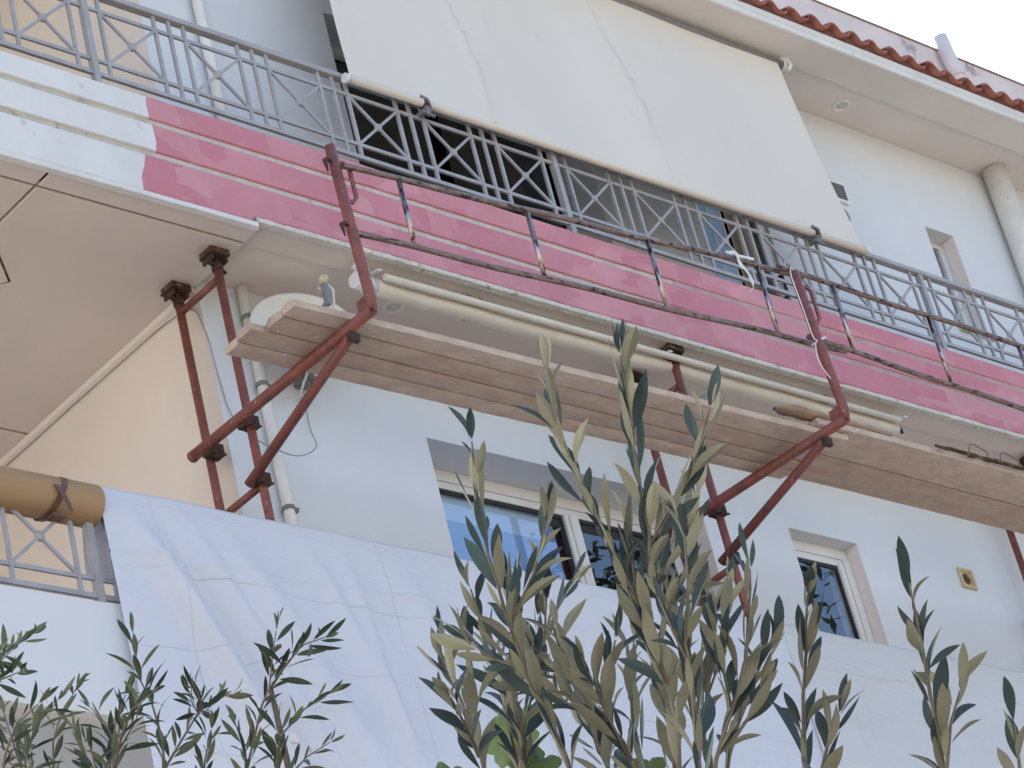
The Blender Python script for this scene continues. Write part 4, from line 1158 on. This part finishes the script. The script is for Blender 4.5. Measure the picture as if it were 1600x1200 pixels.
far = thing('olive_tree', 'smaller-leaved olive tree at the lower left, in front of the hanging white sheet', 'tree', (4.3, 5.35, .13))
base = [Vector(pl[-1]) for pl in FAR_SHOOTS]
B2_ = Vector((4.28, 5.3, 3.2)); limbs = []
hubs = [Vector((3.85, 5.45, 4.0)), Vector((4.15, 5.2, 3.95)), Vector((4.45, 4.95, 3.9))]
for h in hubs: limbs.append(([tuple(h), tuple(h.lerp(B2_, .5) + Vector((.03, 0, -.05))), tuple(B2_)], .02, .035))
for bv in base:
    h = min(hubs, key=lambda q: (q.xy - bv.xy).length)
    if bv.z < 4.52: limbs.append(([tuple(bv), tuple(bv.lerp(h, .5) + Vector((.02, .01, .02))), tuple(h)], .006, .014))
nf = olive(far, FAR_SHOOTS, M_leaf_far, (.052, .094), .029, .0036, limbs, ([(4.28, 5.3, 3.2), (4.31, 5.33, 2.2), (4.27, 5.36, 1.0), (4.3, 5.35, .10)], .04, .085), 8, (.35, 1.0), .12, (.16, .22), .05)
print('leaves', nl, nf)

# broad lobed leaves behind the olive, low in the picture
fp = thing('fig_plant', 'low plant with broad lobed bright green leaves behind the near olive shoots', 'plant', (2.68, 2.50, .13))
def lobed(seed):
    rng = random.Random(seed); mb = MB(); n = 40; pts = []
    for k in range(n):
        a = 2 * math.pi * k / n
        r = (.62 + .30 * abs(math.cos(2.5 * a)) ** .8 + .05 * math.sin(9 * a + seed)) * (1 - .25 * math.exp(-((a - math.pi) / .35) ** 2))
        pts.append((r * math.sin(a) * .5, r * math.cos(a) * .5 + .42, 0))
    ring = [(x * .55, .42 + (y - .42) * .55, .05 + .02 * math.sin(k * 1.2)) for k, (x, y, z) in enumerate(pts)]
    outer = [(x, y, .03 * math.sin(k * .9 + seed) - .05) for k, (x, y, z) in enumerate(pts)]
    mb.add([(0, .42, .03)] + ring + outer, [(0, 1 + k, 1 + (k + 1) % n) for k in range(n)] + [(1 + k, 1 + n + k, 1 + n + (k + 1) % n, 1 + (k + 1) % n) for k in range(n)], True)
    me = mb.mesh('leaf'); me.materials.append(M_lobed); return me
lm = [lobed(s) for s in range(3)]
rng = random.Random(2)
for (p, s) in LOBED:
    p = Vector(p)
    d = Vector((rng.uniform(-.2, .2), rng.uniform(-.1, .3), 1)).normalized()
    st = p - d * s * .5
    inst('leaf', lm[rng.randrange(3)], fp, st, leaf_rot(d, Vector((-.6, -.6, -.5)) + Vector((rng.uniform(-.3, .3), rng.uniform(-.3, .3), 0)), rng.uniform(-.5, .5)), scale=(s, s, s))
    g = MB(); q = Vector((2.68, 2.50, 2.2)); g.tube([tuple(st), tuple(st.lerp(q, .4) + Vector((0, 0, -.12))), tuple(q)], [.0025, .004, .006], 6); obj('stalk', g, M_twig, fp)
g = MB(); g.tube([(2.68, 2.50, 2.21), (2.66, 2.52, 1.2), (2.68, 2.50, .10)], [.008, .014, .02], 8); obj('stem', g, M_bark, fp)

# ================================================================== ACROSS THE STREET (pine seen in the panes; houses unseen, added for bounced light)
tt = thing('tall_tree', 'tall dark pine tree whose crown shows reflected in the lower window panes', 'tree', (23, 2.3, .13))
g = MB(); g.tube([(23, 2.3, .1), (23.1, 2.35, 6), (22.95, 2.2, 12), (23, 2.3, 17.5)], [.32, .24, .15, .04], 12); obj('trunk', g, M_bark, tt)
rng = random.Random(77); mb = MB()
for c in range(150):
    a = rng.uniform(0, 6.28); h = rng.uniform(0, 1); r = 3.2 * (1 - h * .75) * math.sqrt(rng.uniform(.08, 1))
    cc = Vector((23 + r * math.cos(a), 2.3 + r * math.sin(a), 9.5 + 9 * h))
    for k in range(34):
        p = cc + Vector((rng.gauss(0, .34), rng.gauss(0, .34), rng.gauss(0, .24)))
        d = Vector((rng.uniform(-1, 1), rng.uniform(-1, 1), rng.uniform(-.6, 1))).normalized(); e = d.orthogonal().normalized()
        mb.add([p, p + d * .11 + e * .035, p + d * .24, p + d * .11 - e * .035], [(0, 1, 2, 3)])
obj('crown', mb, M_treeleaf, tt)['kind'] = 'stuff'

nb = thing('neighbour_bounce_block', 'unseen sunlit white house left of the apartment building, added for bounce light', 'building', (-12, 8, 0))  # out of view, added to bounce warm light onto side wall and jambs
g = MB(); g.box(-18, -6.5, -6, 22, 0, 14); obj('wall', g, M_white, nb)
g = MB(); g.box(-18.3, -6.2, -6.3, 22.3, 14, 14.3); obj('roof', g, M_tile, nb)
for z in (1.4, 4.6, 7.8, 11):
    for y in (-3, 3, 9.2, 16.2):
        g = MB(); g.box(-6.5, -6.44, y, y + 1.3, z, z + 1.5); w_ = obj('window', g, M_frame, nb)
        g = MB(); g.box(-6.44, -6.43, y + .08, y + 1.22, z + .08, z + 1.42); obj('pane', g, M_glass, w_)

sh = thing('street_bounce_block', 'unseen cream house across the street, added for bounce light on the apartment building', 'building', (-14, -10, 0))  # out of view, added for warm bounce from the front left
g = MB(); g.box(-30, -1, -22, -9.6, 0, 10.3); obj('wall', g, M_cream, sh)
g = MB(); g.box(-30.3, -.7, -22.3, -9.3, 10.3, 10.6); obj('roof', g, M_tile, sh)
for z in (1.2, 4.4, 7.6):
    for x in (-26, -20.5, -15, -9.5):
        g = MB(); g.box(x, x + 1.5, -9.6, -9.54, z, z + 1.6); w_ = obj('window', g, M_frame, sh)
        g = MB(); g.box(x + .08, x + 1.42, -9.54, -9.53, z + .08, z + 1.52); obj('pane', g, M_glass, w_)
